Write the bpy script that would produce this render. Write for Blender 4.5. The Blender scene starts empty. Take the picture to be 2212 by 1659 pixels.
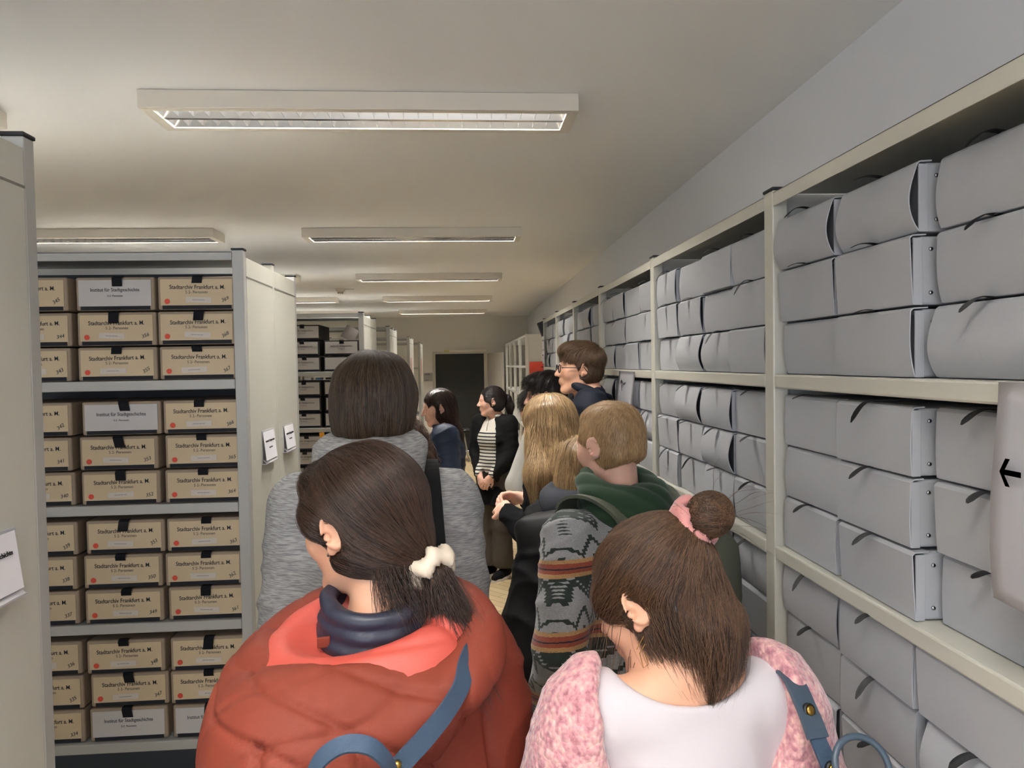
import bpy, bmesh, math, random
import numpy as np
from mathutils import Vector, Matrix
from mathutils.bvhtree import BVHTree
random.seed(7); rng=np.random.default_rng(7)
SC=bpy.context.scene; COL=SC.collection
# ------------------------------------------------------------------ camera
FPX=1534.0; EYE=1.75
yaw=math.atan(105/FPX); pit=-math.atan(44/FPX); rol=0.0165
fwd=Vector((math.sin(yaw)*math.cos(pit),math.cos(yaw)*math.cos(pit),math.sin(pit)))
r0=Vector((math.cos(yaw),-math.sin(yaw),0)); u0=r0.cross(fwd)
rgt=r0*math.cos(rol)-u0*math.sin(rol); upv=u0*math.cos(rol)+r0*math.sin(rol)
cam=bpy.data.objects.new('camera',bpy.data.cameras.new('camera')); COL.objects.link(cam)
cam.matrix_world=Matrix(((rgt.x,upv.x,-fwd.x,0),(rgt.y,upv.y,-fwd.y,0),(rgt.z,upv.z,-fwd.z,EYE),(0,0,0,1)))
cam.data.sensor_fit='HORIZONTAL'; cam.data.sensor_width=36; cam.data.lens=FPX/2212*36; cam.data.clip_start=.02
SC.camera=cam
# ------------------------------------------------------------------ world, exposure
w=bpy.data.worlds.new('world'); SC.world=w; w.use_nodes=True
w.node_tree.nodes['Background'].inputs[0].default_value=(.84,.90,1,1); w.node_tree.nodes['Background'].inputs[1].default_value=2.3
vs=SC.view_settings; vs.view_transform='Standard'; vs.look='None'; vs.gamma=1; vs.use_curve_mapping=False; vs.exposure=1.10
LAMP_W=66.0
# ------------------------------------------------------------------ helpers
def lin(r,g,b):
    f=lambda c:(c/255)/12.92 if c<=10 else (((c/255)+.055)/1.055)**2.4
    return (f(r),f(g),f(b),1)
MATS={}
def mat(name,rgb,rough=.6,metal=0.,noise=0.,nscale=20.,bump=0.,bscale=200.,spec=.5,sheen=0.,emit=None,estr=0.,stretch=(1,1,1),sss=0.):
    if name in MATS: return MATS[name]
    m=bpy.data.materials.new(name); m.use_nodes=True; nt=m.node_tree; N=nt.nodes; L=nt.links
    b=N['Principled BSDF']; c=lin(*rgb); b.inputs['Base Color'].default_value=c
    b.inputs['Roughness'].default_value=rough; b.inputs['Metallic'].default_value=metal
    b.inputs['Specular IOR Level'].default_value=spec
    if sheen: b.inputs['Sheen Weight'].default_value=sheen; b.inputs['Sheen Roughness'].default_value=.4
    if sss:
        b.inputs['Subsurface Weight'].default_value=sss; b.inputs['Subsurface Radius'].default_value=(.012,.005,.003); b.inputs['Subsurface Scale'].default_value=1
    if noise or bump:
        tc=N.new('ShaderNodeTexCoord'); mp=N.new('ShaderNodeMapping'); mp.inputs['Scale'].default_value=stretch
        L.new(tc.outputs['Object'],mp.inputs[0])
    if noise:
        n=N.new('ShaderNodeTexNoise'); n.inputs['Scale'].default_value=nscale; n.inputs['Detail'].default_value=4
        L.new(mp.outputs[0],n.inputs['Vector'])
        mx=N.new('ShaderNodeMix'); mx.data_type='RGBA'
        mx.inputs[6].default_value=tuple(x*(1-noise) for x in c[:3])+(1,); mx.inputs[7].default_value=tuple(min(1,x*(1+noise)) for x in c[:3])+(1,)
        L.new(n.outputs[0],mx.inputs[0]); L.new(mx.outputs[2],b.inputs['Base Color'])
    if bump:
        n2=N.new('ShaderNodeTexNoise'); n2.inputs['Scale'].default_value=bscale; n2.inputs['Detail'].default_value=3
        L.new(mp.outputs[0],n2.inputs['Vector'])
        bp=N.new('ShaderNodeBump'); bp.inputs['Strength'].default_value=bump; bp.inputs['Distance'].default_value=.002
        L.new(n2.outputs[0],bp.inputs['Height']); L.new(bp.outputs[0],b.inputs['Normal'])
    if emit:
        b.inputs['Emission Color'].default_value=lin(*emit); b.inputs['Emission Strength'].default_value=estr
    MATS[name]=m; return m
def link(o,parent=None):
    COL.objects.link(o)
    if parent is not None: o.parent=parent
    return o
def tag(o,label=None,cat=None,group=None,kind=None):
    if label: o['label']=label
    if cat: o['category']=cat
    if group: o['group']=group
    if kind: o['kind']=kind
    return o
def empty(name,loc=(0,0,0),rz=0,label=None,cat=None,group=None):
    o=bpy.data.objects.new(name,None); o.empty_display_size=.05; COL.objects.link(o); o.location=loc; o.rotation_euler=(0,0,rz)
    return tag(o,label,cat,group)
class MB:
    def __init__(s): s.b=bmesh.new()
    def box(s,lo,hi,bev=0,seg=2):
        c=[(a+b)/2 for a,b in zip(lo,hi)]; d=[abs(b-a) for a,b in zip(lo,hi)]
        g=bmesh.ops.create_cube(s.b,size=1,matrix=Matrix.Translation(c)@Matrix.Diagonal((*d,1)))
        if bev:
            es=list({e for v in g['verts'] for e in v.link_edges})
            bmesh.ops.bevel(s.b,geom=es,offset=bev,segments=seg,affect='EDGES',profile=.5)
        return s
    def cyl(s,p,q,r,r2=None,n=16):
        p=Vector(p);q=Vector(q);d=q-p
        M=Matrix.Translation((p+q)/2)@d.to_track_quat('Z','Y').to_matrix().to_4x4()
        bmesh.ops.create_cone(s.b,cap_ends=True,segments=n,radius1=r,radius2=r if r2 is None else r2,depth=d.length,matrix=M); return s
    def poly(s,pts):
        s.b.faces.new([s.b.verts.new(p) for p in pts]); return s
    def prism(s,pts,vec):
        v=Vector(vec); a=[s.b.verts.new(p) for p in pts]; b=[s.b.verts.new(Vector(p)+v) for p in pts]
        s.b.faces.new(a); s.b.faces.new(b[::-1]); n=len(a)
        for i in range(n): s.b.faces.new((a[i],b[i],b[(i+1)%n],a[(i+1)%n]))
        bmesh.ops.recalc_face_normals(s.b,faces=s.b.faces); return s
    def tube(s,pts,r,n=8,flat=None,closed=False):
        P=[Vector(p) for p in pts]; R=r if hasattr(r,'__len__') else [r]*len(P); rings=[]; up=None
        for i,p in enumerate(P):
            a=P[i-1] if (i or closed) else P[0]; b=P[(i+1)%len(P)] if (i<len(P)-1 or closed) else P[-1]
            t=(b-a).normalized()
            if up is None: up=Vector((0,0,1)) if abs(t.z)<.9 else Vector((1,0,0))
            x=t.cross(up).normalized(); up=x.cross(t).normalized()
            w_=(flat or 1)
            rings.append([s.b.verts.new(p+x*math.cos(k*2*math.pi/n)*R[i]+up*math.sin(k*2*math.pi/n)*R[i]*w_) for k in range(n)])
        m=len(rings)
        for i in range(m if closed else m-1):
            A=rings[i];B=rings[(i+1)%m]
            for k in range(n): s.b.faces.new((A[k],A[(k+1)%n],B[(k+1)%n],B[k]))
        if not closed: s.b.faces.new(rings[0][::-1]); s.b.faces.new(rings[-1])
        return s
    def mesh(s,name,m,smooth=False):
        me=bpy.data.meshes.new(name); s.b.to_mesh(me); s.b.free(); me.materials.append(m)
        if smooth: me.shade_smooth()
        return me
    def obj(s,name,m,parent=None,smooth=False):
        return link(bpy.data.objects.new(name,s.mesh(name,m,smooth)),parent)
def strap(pts,nrm,w,t,name,m,parent):
    """flat webbing through pts, nrm = outward normals"""
    b=bmesh.new(); P0=[Vector(p) for p in pts]; N0=[Vector(q).normalized() for q in nrm]; P=[];nrm=[]; rows=[]
    for i in range(len(P0)-1):
        a,b0,c,d=P0[max(i-1,0)],P0[i],P0[i+1],P0[min(i+2,len(P0)-1)]
        for j in range(5):
            t_=j/5; P.append(.5*((2*b0)+(c-a)*t_+(2*a-5*b0+4*c-d)*t_**2+(3*b0-a-3*c+d)*t_**3)); nrm.append(N0[i].lerp(N0[i+1],t_))
    P.append(P0[-1]); nrm.append(N0[-1])
    for i,p in enumerate(P):
        tt=(P[min(i+1,len(P)-1)]-P[max(i-1,0)]).normalized(); n=Vector(nrm[i]).normalized(); x=tt.cross(n).normalized(); n=x.cross(tt)
        rows.append([b.verts.new(p+x*w/2),b.verts.new(p-x*w/2),b.verts.new(p-x*w/2+n*t),b.verts.new(p+x*w/2+n*t)])
    for A,B in zip(rows,rows[1:]):
        for k in range(4): b.faces.new((A[k],A[(k+1)%4],B[(k+1)%4],B[k]))
    b.faces.new(rows[0][::-1]); b.faces.new(rows[-1]); bmesh.ops.recalc_face_normals(b,faces=b.faces)
    me=bpy.data.meshes.new(name); b.to_mesh(me); b.free(); me.materials.append(m)
    return link(bpy.data.objects.new(name,me),parent)
_TX={}
def text_mesh(s,size,mt,bold=0.,shear=0.,sx=1.,ext=.0003):
    k=(s,size,mt.name,bold,shear,sx)
    if k in _TX: return _TX[k]
    if s[0]=='#':      # print too small to read: a broken line of ink of the same length
        m=MB(); L_=len(s)*size*.5; n=max(2,len(s)//3); x=-L_/2
        for i in range(n): m.box((x,-size*.2,0),(x+L_/n*.86,size*.2,.0003)); x+=L_/n
        _TX[k]=m.mesh('print_line',mt); return _TX[k]
    c=bpy.data.curves.new('lettering','FONT'); c.body=s; c.size=size; c.align_x='CENTER'; c.align_y='CENTER'; c.offset=bold; c.shear=shear; c.extrude=ext; c.resolution_u=3
    c.materials.append(mt); o=bpy.data.objects.new('tmp',c); COL.objects.link(o)
    bpy.context.view_layer.update()
    me=bpy.data.meshes.new_from_object(o.evaluated_get(bpy.context.evaluated_depsgraph_get()))
    bpy.data.objects.remove(o); 
    if sx!=1: me.transform(Matrix.Diagonal((sx,1,1,1)))
    me.name='lettering'; _TX[k]=me; return me
FACE={'-Y':Matrix.Rotation(math.pi/2,4,'X'),'-X':Matrix.Rotation(-math.pi/2,4,'Z')@Matrix.Rotation(math.pi/2,4,'X'),'+X':Matrix.Rotation(math.pi/2,4,'Z')@Matrix.Rotation(math.pi/2,4,'X')}
def text(s,size,mt,loc,face,parent,name='lettering',rot=0.,**k):
    o=link(bpy.data.objects.new(name,text_mesh(s,size,mt,**k)),parent)
    o.matrix_local=Matrix.Translation(loc)@FACE[face]@Matrix.Rotation(rot,4,'Z'); return o
# ------------------------------------------------------------------ materials
M_wall=mat('wall_paint',(226,222,212),.9,bump=.15,bscale=60)
M_wallr=mat('wall_paint_cool',(238,239,243),.9,bump=.15,bscale=60)
M_ceil=mat('ceiling_paint',(244,243,241),.95)
M_steel=mat('painted_steel',(202,200,188),.35,noise=.02,nscale=6)
M_steeld=mat('painted_steel_grey',(176,175,170),.4)
M_cap=mat('black_plastic',(25,26,30),.5)
M_board=mat('grey_board',(172,174,178),.8,noise=.035,nscale=9,bump=.12,bscale=500)
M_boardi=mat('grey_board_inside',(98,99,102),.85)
M_tab=mat('dark_pull',(62,62,64),.55)
M_chrome=mat('rivet_metal',(190,190,190),.25,metal=1)
M_kraft=mat('brown_carton',(158,141,122),.8,noise=.05,nscale=12)
M_kraftd=mat('dark_carton',(52,50,48),.8)
M_tan=mat('tan_label',(204,184,152),.75,noise=.04,nscale=15)
M_white=mat('white_label',(196,192,190),.7)
M_ink=mat('black_ink',(22,22,26),.6)
M_inkg=mat('faded_ink',(92,88,84),.7)
M_pen=mat('green_black_pen',(38,52,54),.6)
M_red=mat('red_sticker',(214,72,52),.55)
M_strap=mat('black_cloth_tape',(26,28,36),.8,bump=.2,bscale=900)
M_tape=mat('clear_paper_slip',(205,196,186),.6)
M_paper=mat('white_paper',(238,236,240),.7)
M_hold=mat('clear_sheet_holder',(196,194,196),.2)
M_lampw=mat('lamp_housing_white',(222,214,200),.5)
M_mirror=mat('louvre_aluminium',(225,225,225),.18,metal=1)
M_tube=mat('fluorescent_tube',(255,250,240),.4,emit=(255,244,224),estr=5)
# ------------------------------------------------------------------ room
CZ=2.71; BY=14.3; FY=-2.2; LX=-5.2
def wallx(y): return 1.2+(y-1.86)*.0083
def plane_struct(name,pts,m,thick):
    tag(MB().prism(pts,thick).obj(name,m),kind='structure')
plane_struct('ceiling',[(LX,FY,CZ),(wallx(FY),FY,CZ),(wallx(BY),BY,CZ),(LX,BY,CZ)],M_ceil,(0,0,.1))
plane_struct('wall_right',[(wallx(FY),FY,0),(wallx(BY),BY,0),(wallx(BY),BY,CZ),(wallx(FY),FY,CZ)],M_wallr,(.1,0,0))
plane_struct('wall_left',[(LX,FY,0),(LX,BY,0),(LX,BY,CZ),(LX,FY,CZ)],M_wall,(-.1,0,0))
WX0,WX1,WZ0,WZ1=-3.2,.9,.95,2.45     # unseen window added behind the camera to brighten the room with daylight
tag(MB().box((LX,FY-.2,0),(WX0,FY,CZ)).box((WX1,FY-.2,0),(wallx(FY),FY,CZ)).box((WX0,FY-.2,0),(WX1,FY,WZ0)).box((WX0,FY-.2,WZ1),(WX1,FY,CZ)).obj('wall_front',M_wall),kind='structure')
wn=MB()
for x in (WX0,-1.83,-.47,WX1-.06): wn.box((x,FY-.14,WZ0),(x+.06,FY-.08,WZ1))
for z in (WZ0,WZ1-.06): wn.box((WX0,FY-.14,z),(WX1,FY-.08,z+.06))
wn=tag(wn.obj('added_window_1',M_steel),kind='structure')
pl=bpy.data.lights.new('added_window_portal','AREA'); pl.shape='RECTANGLE'; pl.size=WX1-WX0; pl.size_y=WZ1-WZ0; pl.cycles.is_portal=True
po=bpy.data.objects.new('added_window_portal',pl); COL.objects.link(po); po.location=((WX0+WX1)/2,FY-.06,(WZ0+WZ1)/2); po.rotation_euler=(math.pi/2,0,0)
DX0,DX1,DZ=-.553,.42,1.965
tag(MB().box((LX,BY,0),(DX0,BY+.12,CZ)).box((DX1,BY,0),(wallx(BY),BY+.12,CZ)).box((DX0,BY,DZ),(DX1,BY+.12,CZ)).obj('wall_back',M_wall),kind='structure')
# parquet floor
mf=bpy.data.materials.new('oak_parquet'); mf.use_nodes=True; N=mf.node_tree.nodes; L=mf.node_tree.links; b=N['Principled BSDF']
tc=N.new('ShaderNodeTexCoord'); mp=N.new('ShaderNodeMapping'); mp.inputs['Rotation'].default_value=(0,0,math.pi/4)
bk=N.new('ShaderNodeTexBrick'); bk.offset=.5; bk.inputs['Color1'].default_value=lin(206,186,148); bk.inputs['Color2'].default_value=lin(190,166,126); bk.inputs['Mortar'].default_value=lin(96,76,50)
bk.inputs['Scale'].default_value=1; bk.inputs['Mortar Size'].default_value=.002; bk.inputs['Brick Width'].default_value=.42; bk.inputs['Row Height'].default_value=.075
L.new(tc.outputs['Object'],mp.inputs[0]); L.new(mp.outputs[0],bk.inputs['Vector']); L.new(bk.outputs[0],b.inputs['Base Color']); b.inputs['Roughness'].default_value=.45
plane_struct('floor',[(LX,FY,0),(wallx(FY),FY,0),(wallx(BY),BY+.12,0),(LX,BY+.12,0)],mf,(0,0,-.1))
# door: frame, dark slab for the room behind, open leaf
M_dark=mat('unlit_room_dark',(44,44,42),.8)
M_door=mat('door_white',(196,190,180),.5)
tag(MB().box((DX0-.06,BY-.015,0),(DX0,BY+.12,DZ+.05)).box((DX1,BY-.015,0),(DX1+.06,BY+.12,DZ+.05)).box((DX0,BY-.015,DZ),(DX1,BY+.12,DZ+.05)).obj('trim_1',mat('door_frame_white',(196,190,178),.5)),kind='structure')
tag(MB().box((DX0,BY+.05,.01),(DX1,BY+.09,DZ),.002).obj('doorway_shade_1',M_dark),kind='structure')  # slab coloured dark to stand for the unlit room beyond the opening
lf=Vector((.24,-.95,0)); nn=Vector((.97,.24,0))*.04
dl=tag(MB().prism([(DX1+.07,BY-.02,.01),Vector((DX1+.07,BY-.02,.01))+lf,Vector((DX1+.07,BY-.02,DZ))+lf,(DX1+.07,BY-.02,DZ)],nn).obj('door_2',M_door),kind='structure')
h=MB(); p=Vector((DX1+.07,BY-.02,1.04))+lf*.93-nn*.3; h.cyl(p,p-nn*1.2,.009).cyl(p-nn*1.2,p-nn*1.2-lf*.13,.009); h.obj('door_handle',M_chrome,dl)
c=empty('door_closer',(.05,BY-.05,DZ+.055),label='long white door closer bar above the dark doorway, yellow at its left end',cat='door closer')
MB().box((-.42,-.02,-.02),(.42,.03,.02),.008).obj('rail',M_lampw,c); MB().box((-.42,-.028,-.018),(-.32,-.019,.018),.003).obj('yellow_end',mat('yellow_mark',(190,180,90),.5),c)
s=empty('room_sign',(-.70,BY-.012,1.51),label='small grey room number plate on the wall beside the dark doorway',cat='sign')
MB().box((-.085,-.006,-.085),(.085,.011,.085),.004).obj('plate',mat('grey_plate',(168,163,160),.4),s)
text('E.01B',.042,M_ink,(-.02,-.008,.05),'-Y',s,bold=.0008); text('#######',.022,M_inkg,(-.03,-.008,-.062),'-Y',s)
# ------------------------------------------------------------------ luminaires
def luminaire(label,loc,first=None):
    if first is not None:
        r=first.copy(); COL.objects.link(r); r.location=loc; tag(r,label)
        for ch in first.children:
            d=ch.copy(); COL.objects.link(d); d.parent=r
        return r
    r=empty('ceiling_light',loc,label=label,cat='ceiling light',group='louvred fluorescent lights on the ceiling')
    Lh=.762; D=.245; H=.062; z0=-.062
    m=MB(); m.box((-Lh,0,z0),(Lh,.012,0),.002).box((-Lh,D-.012,z0),(Lh,D,0),.002).box((-Lh,.012,z0),(-Lh+.012,D-.012,0),.001).box((Lh-.012,.012,z0),(Lh,D-.012,0),.001)
    m.box((-Lh+.012,.012,-.008),(Lh-.012,D-.012,-.001))
    m.box((-Lh+.012,.012,z0),(Lh-.012,.032,z0+.002)).box((-Lh+.012,D-.032,z0),(Lh-.012,D-.012,z0+.002)).box((-Lh+.012,.032,z0),(-Lh+.04,D-.032,z0+.002)).box((Lh-.04,.032,z0),(Lh-.012,D-.032,z0+.002))
    m.obj('housing',M_lampw,r)
    g=MB(); z1=z0+.003; z2=-.014
    y0,y1,ym=.034,D-.034,D/2
    X0,X1=-Lh+.04,Lh-.04
    g.prism([(X0,y0,z1),(X0,y0+.018,z2),(X0,y0,z2)],(X1-X0,0,0)); g.prism([(X0,y1,z1),(X0,y1,z2),(X0,y1-.018,z2)],(X1-X0,0,0))
    g.prism([(X0,ym-.009,z1),(X0,ym+.009,z1),(X0,ym+.026,z2),(X0,ym-.026,z2)],(X1-X0,0,0))
    n=27
    for i in range(n+1):
        x=-Lh+.041+(2*Lh-.082)*i/n
        for ya,yb in ((y0,ym-.009),(ym+.009,y1)):
            g.prism([(x-.0006,ya,z1+.004),(x+.0006,ya,z1+.004),(x+.004,ya,z2),(x-.004,ya,z2)],(0,yb-ya,0))
    g.obj('louvre',M_mirror,r)
    for y in ((y0+.018+ym-.026)/2,(y1-.018+ym+.026)/2):
        MB().cyl((-Lh+.05,y,-.0135),(Lh-.05,y,-.0135),.0035,n=10).obj('tube',M_tube,r,smooth=True)
    la=bpy.data.lights.new('lamp_light','AREA'); la.shape='RECTANGLE'; la.size=1.42; la.size_y=.19; la.energy=LAMP_W; la.color=(1.0,.975,.94)
    lo=bpy.data.objects.new('lamp_light',la); COL.objects.link(lo); lo.parent=r; lo.location=(0,D/2,-.0635)
    lo.visible_camera=True
    # the light sits above the louvre cells
    lo.location=(0,D/2,-.0095)
    return r
L0=None
names=['nearest','second','third','fourth','fifth']
for i in range(-1,5):
    loc=(-.333,2.535+2.475*i,CZ-.001)
    lab='white louvred fluorescent ceiling light, %s of the row above the aisle'%(names[i] if i>=0 else 'one overhead before the first')
    o=luminaire(lab,loc,L0); L0=L0 or o
for i in range(-1,5):
    if i==-1: lab='white louvred ceiling light over the left shelves, beside the camera'
    else: lab='white louvred ceiling light above the left shelving, %s from the front of that row'%names[i]
    luminaire(lab,(-2.43-.02*max(i,0),2.535+2.475*i,CZ-.001),L0)
s=empty('smoke_detector',(-1.5,8.95,CZ),label='round white smoke detector with black sensor slots on the ceiling',cat='smoke detector')
MB().cyl((0,0,-.03),(0,0,0),.05,.062,24).obj('base',M_lampw,s,True); MB().cyl((0,0,-.062),(0,0,-.03),.026,.04,20).obj('sensor_head',M_lampw,s,True)
k=MB()
for j in range(10):
    a=j*.628; k.box((.03*math.cos(a)-.004,.03*math.sin(a)-.004,-.056),(.03*math.cos(a)+.004,.03*math.sin(a)+.004,-.038))
k.obj('sensor_slots',M_cap,s); MB().box((.062,-.012,-.012),(.17,.012,0),.003).obj('mounting_strip',M_lampw,s)
# ------------------------------------------------------------------ right hand rack
LV=[1.715,1.315,.93,.54,.14]          # tops of the shelf boards
TOP=2.135; XF=.72; XB=1.17
rack=empty('shelving_rack',(XF,0,0),label='long light grey steel rack of grey boxes along the right wall',cat='shelving')
posts=[.57,1.63,2.66,3.70,4.59,5.46,6.31]
for y in posts:
    o=MB().box((0,y-.024,0),(.036,y+.024,TOP+.006),.003).box((XB-XF-.036,y-.024,0),(XB-XF,y+.024,TOP+.006),.003).obj('post',M_steel,rack)
    MB().box((-.002,y-.027,TOP+.006),(.04,y+.027,TOP+.013),.002).obj('post_cap',M_cap,o)
    MB().box((.036,y-.003,.05),(XB-XF-.036,y+.003,TOP),0).obj('end_panel',M_steeld,rack)
for a,bb in zip(posts,posts[1:]):
    for z in LV:
        MB().box((.0,a+.025,z-.032),(XB-XF-.037,bb-.025,z),.004).obj('shelf',M_steel,rack)
    MB().box((0,a+.025,TOP-.032),(.003,bb-.025,TOP),.001).box((.0,a+.025,TOP-.003),(XB-XF-.037,bb-.025,TOP),.001).obj('top_panel',M_steel,rack)
# grey archive boxes
BW,BH,BD=.232,.113,.36
def flap_mesh(bulge,topo):
    """front flap: bowed board, lip folded back over the top; local x=0 front face of carton, -x towards the aisle"""
    n=12; t=.0022; prof=[]
    for i in range(n+1):
        u=i/n; prof.append((-.003-bulge*math.sin(math.pi*u**.85)-topo*u**2, .001+u*(BH-.006)))
    xt=prof[-1][0]; prof+=[(xt+.002,BH-.002),(xt+.006,BH+.001),(.02,BH+.0022)]
    inner=[]
    for i,(x,z) in enumerate(prof):
        a=prof[max(i-1,0)]; c=prof[min(i+1,len(prof)-1)]; dx,dz=c[0]-a[0],c[1]-a[1]; l=math.hypot(dx,dz); inner.append((x+dz/l*t,z-dx/l*t))
    W=BW/2-.001; b=bmesh.new()
    A=[[b.verts.new((x,y,z)) for (x,z) in prof] for y in (-W,W)]; B=[[b.verts.new((x,y,z)) for (x,z) in inner] for y in (-W,W)]
    for i in range(len(prof)-1):
        f=b.faces.new((A[0][i],A[0][i+1],A[1][i+1],A[1][i])); f.smooth=True
        f=b.faces.new((B[1][i],B[1][i+1],B[0][i+1],B[0][i])); f.smooth=True
        b.faces.new((B[0][i],B[0][i+1],A[0][i+1],A[0][i])); b.faces.new((A[1][i],A[1][i+1],B[1][i+1],B[1][i]))
    for i in (0,len(prof)-1): b.faces.new((A[0][i],A[1][i],B[1][i],B[0][i]))
    bmesh.ops.recalc_face_normals(b,faces=b.faces)
    me=bpy.data.meshes.new('front_flap'); b.to_mesh(me); b.free(); me.materials.append(M_board)
    me.set_sharp_from_angle(angle=.4); return me
FLAPS=[flap_mesh(.002,0),flap_mesh(.005,.0),flap_mesh(.009,.0),flap_mesh(.002,.006),flap_mesh(.016,.003),flap_mesh(.007,.008)]
FB=[.002,.005,.009,.008,.018,.013]
m=MB(); m.box((.012,-BW/2+.004,0),(BD,BW/2-.004,BH-.001),.004); m.box((-.001,-BW/2+.002,0),(.014,-BW/2+.0045,BH-.004)).box((-.001,BW/2-.0045,0),(.014,BW/2-.002,BH-.004)).box((-.001,-BW/2+.003,.0),(.014,BW/2-.003,.003))
carton_me=m.mesh('carton',M_board)
m=MB()
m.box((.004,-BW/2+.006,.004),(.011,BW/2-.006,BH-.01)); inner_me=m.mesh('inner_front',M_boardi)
# tongue
def tab_mesh(droop,side):
    b=bmesh.new(); n=10; wv=[]; 
    for i in range(n+1):
        u=i/n; x=.012-.052*u; z=BH+.0035+.004*math.sin(u*2.2)-droop*max(0,u-.25)**2*1.4; y=side*u*u
        hw=.0085 if u<.8 else .0085*math.sqrt(max(.05,1-((u-.8)/.2)**2))
        wv.append((b.verts.new((x,y-hw,z)),b.verts.new((x,y,z+.0012)),b.verts.new((x,y+hw,z))))
    for A,B in zip(wv,wv[1:]):
        b.faces.new((A[0],A[1],B[1],B[0])); b.faces.new((A[1],A[2],B[2],B[1]))
    bmesh.ops.solidify(b,geom=b.faces[:],thickness=.0015); bmesh.ops.recalc_face_normals(b,faces=b.faces)
    me=bpy.data.meshes.new('pull_tab'); b.to_mesh(me); b.free(); me.materials.append(M_tab); me.shade_smooth(); return me
TABS=[tab_mesh(.012,.0),tab_mesh(.03,.006),tab_mesh(.02,-.006),tab_mesh(.05,.0)]
m=MB()
rivet_me=MB().cyl((0,0,0),(0,-.0022,0),.0038,.0028,12).mesh('rivet',M_chrome,True)
def grey_box(x,y,z,rz,flap,tabi,detail,label,group):
    r=empty('archive_box',(x,y,z),rz,label,'archive box',group)
    link(bpy.data.objects.new('carton',carton_me),r)
    link(bpy.data.objects.new('front_flap',FLAPS[flap]),r)
    if tabi is not None:
        o=link(bpy.data.objects.new('pull_tab',TABS[tabi]),r); o.location.x=-FB[flap]*.35
    if detail:
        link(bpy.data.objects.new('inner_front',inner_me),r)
        for zz in (.02,BH-.022):
            o=link(bpy.data.objects.new('rivet',rivet_me),r); o.location=(.03,-BW/2+.004,zz)
    return r
rowN=['bottom','middle','top']; lvN=['uppermost shelf','second shelf down','third shelf down','fourth shelf down','lowest shelf']
bayN=['nearest bay','second bay','third bay','fourth bay','fifth bay','farthest bay']
R2=random.Random(11)
for bi,(a,bb) in enumerate(zip(posts,posts[1:])):
    ncol=4 if bi<3 else 3; span=(bb-a)-.06; pitch=span/ncol
    colN=(['nearest','second','third','farthest'] if ncol==4 else ['nearest','middle','farthest'])
    for li,z in enumerate(LV):
        if bi>=3 and li>=3: continue
        if li==4 and bi>1: continue
        for ci in range(ncol):
            for ri in range(3):
                if bi>=4 and R2.random()<.06 and ri==2: continue
                yc=a+.03+pitch*(ci+.5)+R2.uniform(-.005,.005)
                if ncol==3: yc=a+.03+pitch*(ci+.5)+R2.uniform(-.01,.01)
                xo=XF+.014+R2.uniform(0,.016)
                if (bi,ci)==(0,2) and li<2: xo-=.004
                if (bi,ci)==(0,1) and li<2: xo+=.022
                if li==3 and ri==2: xo+=.05
                if li>=3 and ri==1: xo+=.02
                fl=R2.choice([0,0,1,1,2,3,5,4]) if not(bi==0 and li<2) else R2.choice([[5,3,2,4,5],[0,0,1,3]][li])
                det=bi<3
                lab='grey archive box, %s row, %s column, %s, %s of the right rack'%(rowN[ri],colN[ci],lvN[li],bayN[bi])
                grey_box(xo,yc,z+.0015+ri*(BH+.0055),R2.uniform(-.012,.012),fl,R2.randrange(4) if R2.random()<.85 else None,det,lab,'grey archive boxes on the right rack')
# printed notice sheets hanging from the second shelf lip
def sheet(name,label,cat,y0,y1,z0,z1,bow=.02,seed=0):
    r=empty(name,(XF-.004,(y0+y1)/2,z1),label=label,cat=cat); b=bmesh.new(); n=14; hw=abs(y1-y0)/2
    rows=[]
    for i in range(n+1):
        u=i/n; z=-(z1-z0)*u; x=-.004-bow*math.sin(u*2.6)*(u**.5)
        rows.append([b.verts.new((x+.004*math.sin(k*.9+seed)*u,(-1+2*k/8)*hw,z)) for k in range(9)])
    for A,B in zip(rows,rows[1:]):
        for k in range(8): b.faces.new((A[k],A[k+1],B[k+1],B[k]))
    bmesh.ops.solidify(b,geom=b.faces[:],thickness=.0004); me=bpy.data.meshes.new('paper'); b.to_mesh(me); b.free(); me.materials.append(M_paper); me.shade_smooth()
    link(bpy.data.objects.new('paper',me),r); return r
def arrow(parent,loc,size,ang,face='-X'):
    b=bmesh.new(); s=size
    w_=.10*s
    def quad(p): b.faces.new([b.verts.new((x,y,0)) for x,y in p])
    quad([(-.5*s,-w_),(.42*s,-w_),(.42*s,w_),(-.5*s,w_)])
    quad([(.0*s,.5*s),(.22*s,.5*s),(.5*s,0),(.33*s,0)]); quad([(.0*s,-.5*s),(.30*s,0),(.5*s,0),(.22*s,-.5*s)])
    bmesh.ops.solidify(b,geom=b.faces[:],thickness=.0004); me=bpy.data.meshes.new('arrow'); b.to_mesh(me); b.free(); me.materials.append(M_ink)
    o=link(bpy.data.objects.new('arrow',me),parent); o.matrix_local=Matrix.Translation(loc)@FACE[face]@Matrix.Rotation(ang,4,'Z')
r=sheet('notice_sheet','white notice sheet with a left-pointing black arrow, on the nearest shelf at right edge','notice',.90,.69,1.425,1.715,.018)
arrow(r,(-.024,.060,-.115),.036,math.pi)
r=sheet('notice_sheet','white notice sheet with two black arrows, hanging behind the fair-haired man','notice',3.21,2.91,1.46,1.708,.02,2)
arrow(r,(-.018,.04,-.06),.05,math.pi/2); arrow(r,(-.027,-.115,-.165),.045,0)
text('tors sind alle',.042,M_ink,(-.027,.03,-.165),'-X',r)
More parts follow.
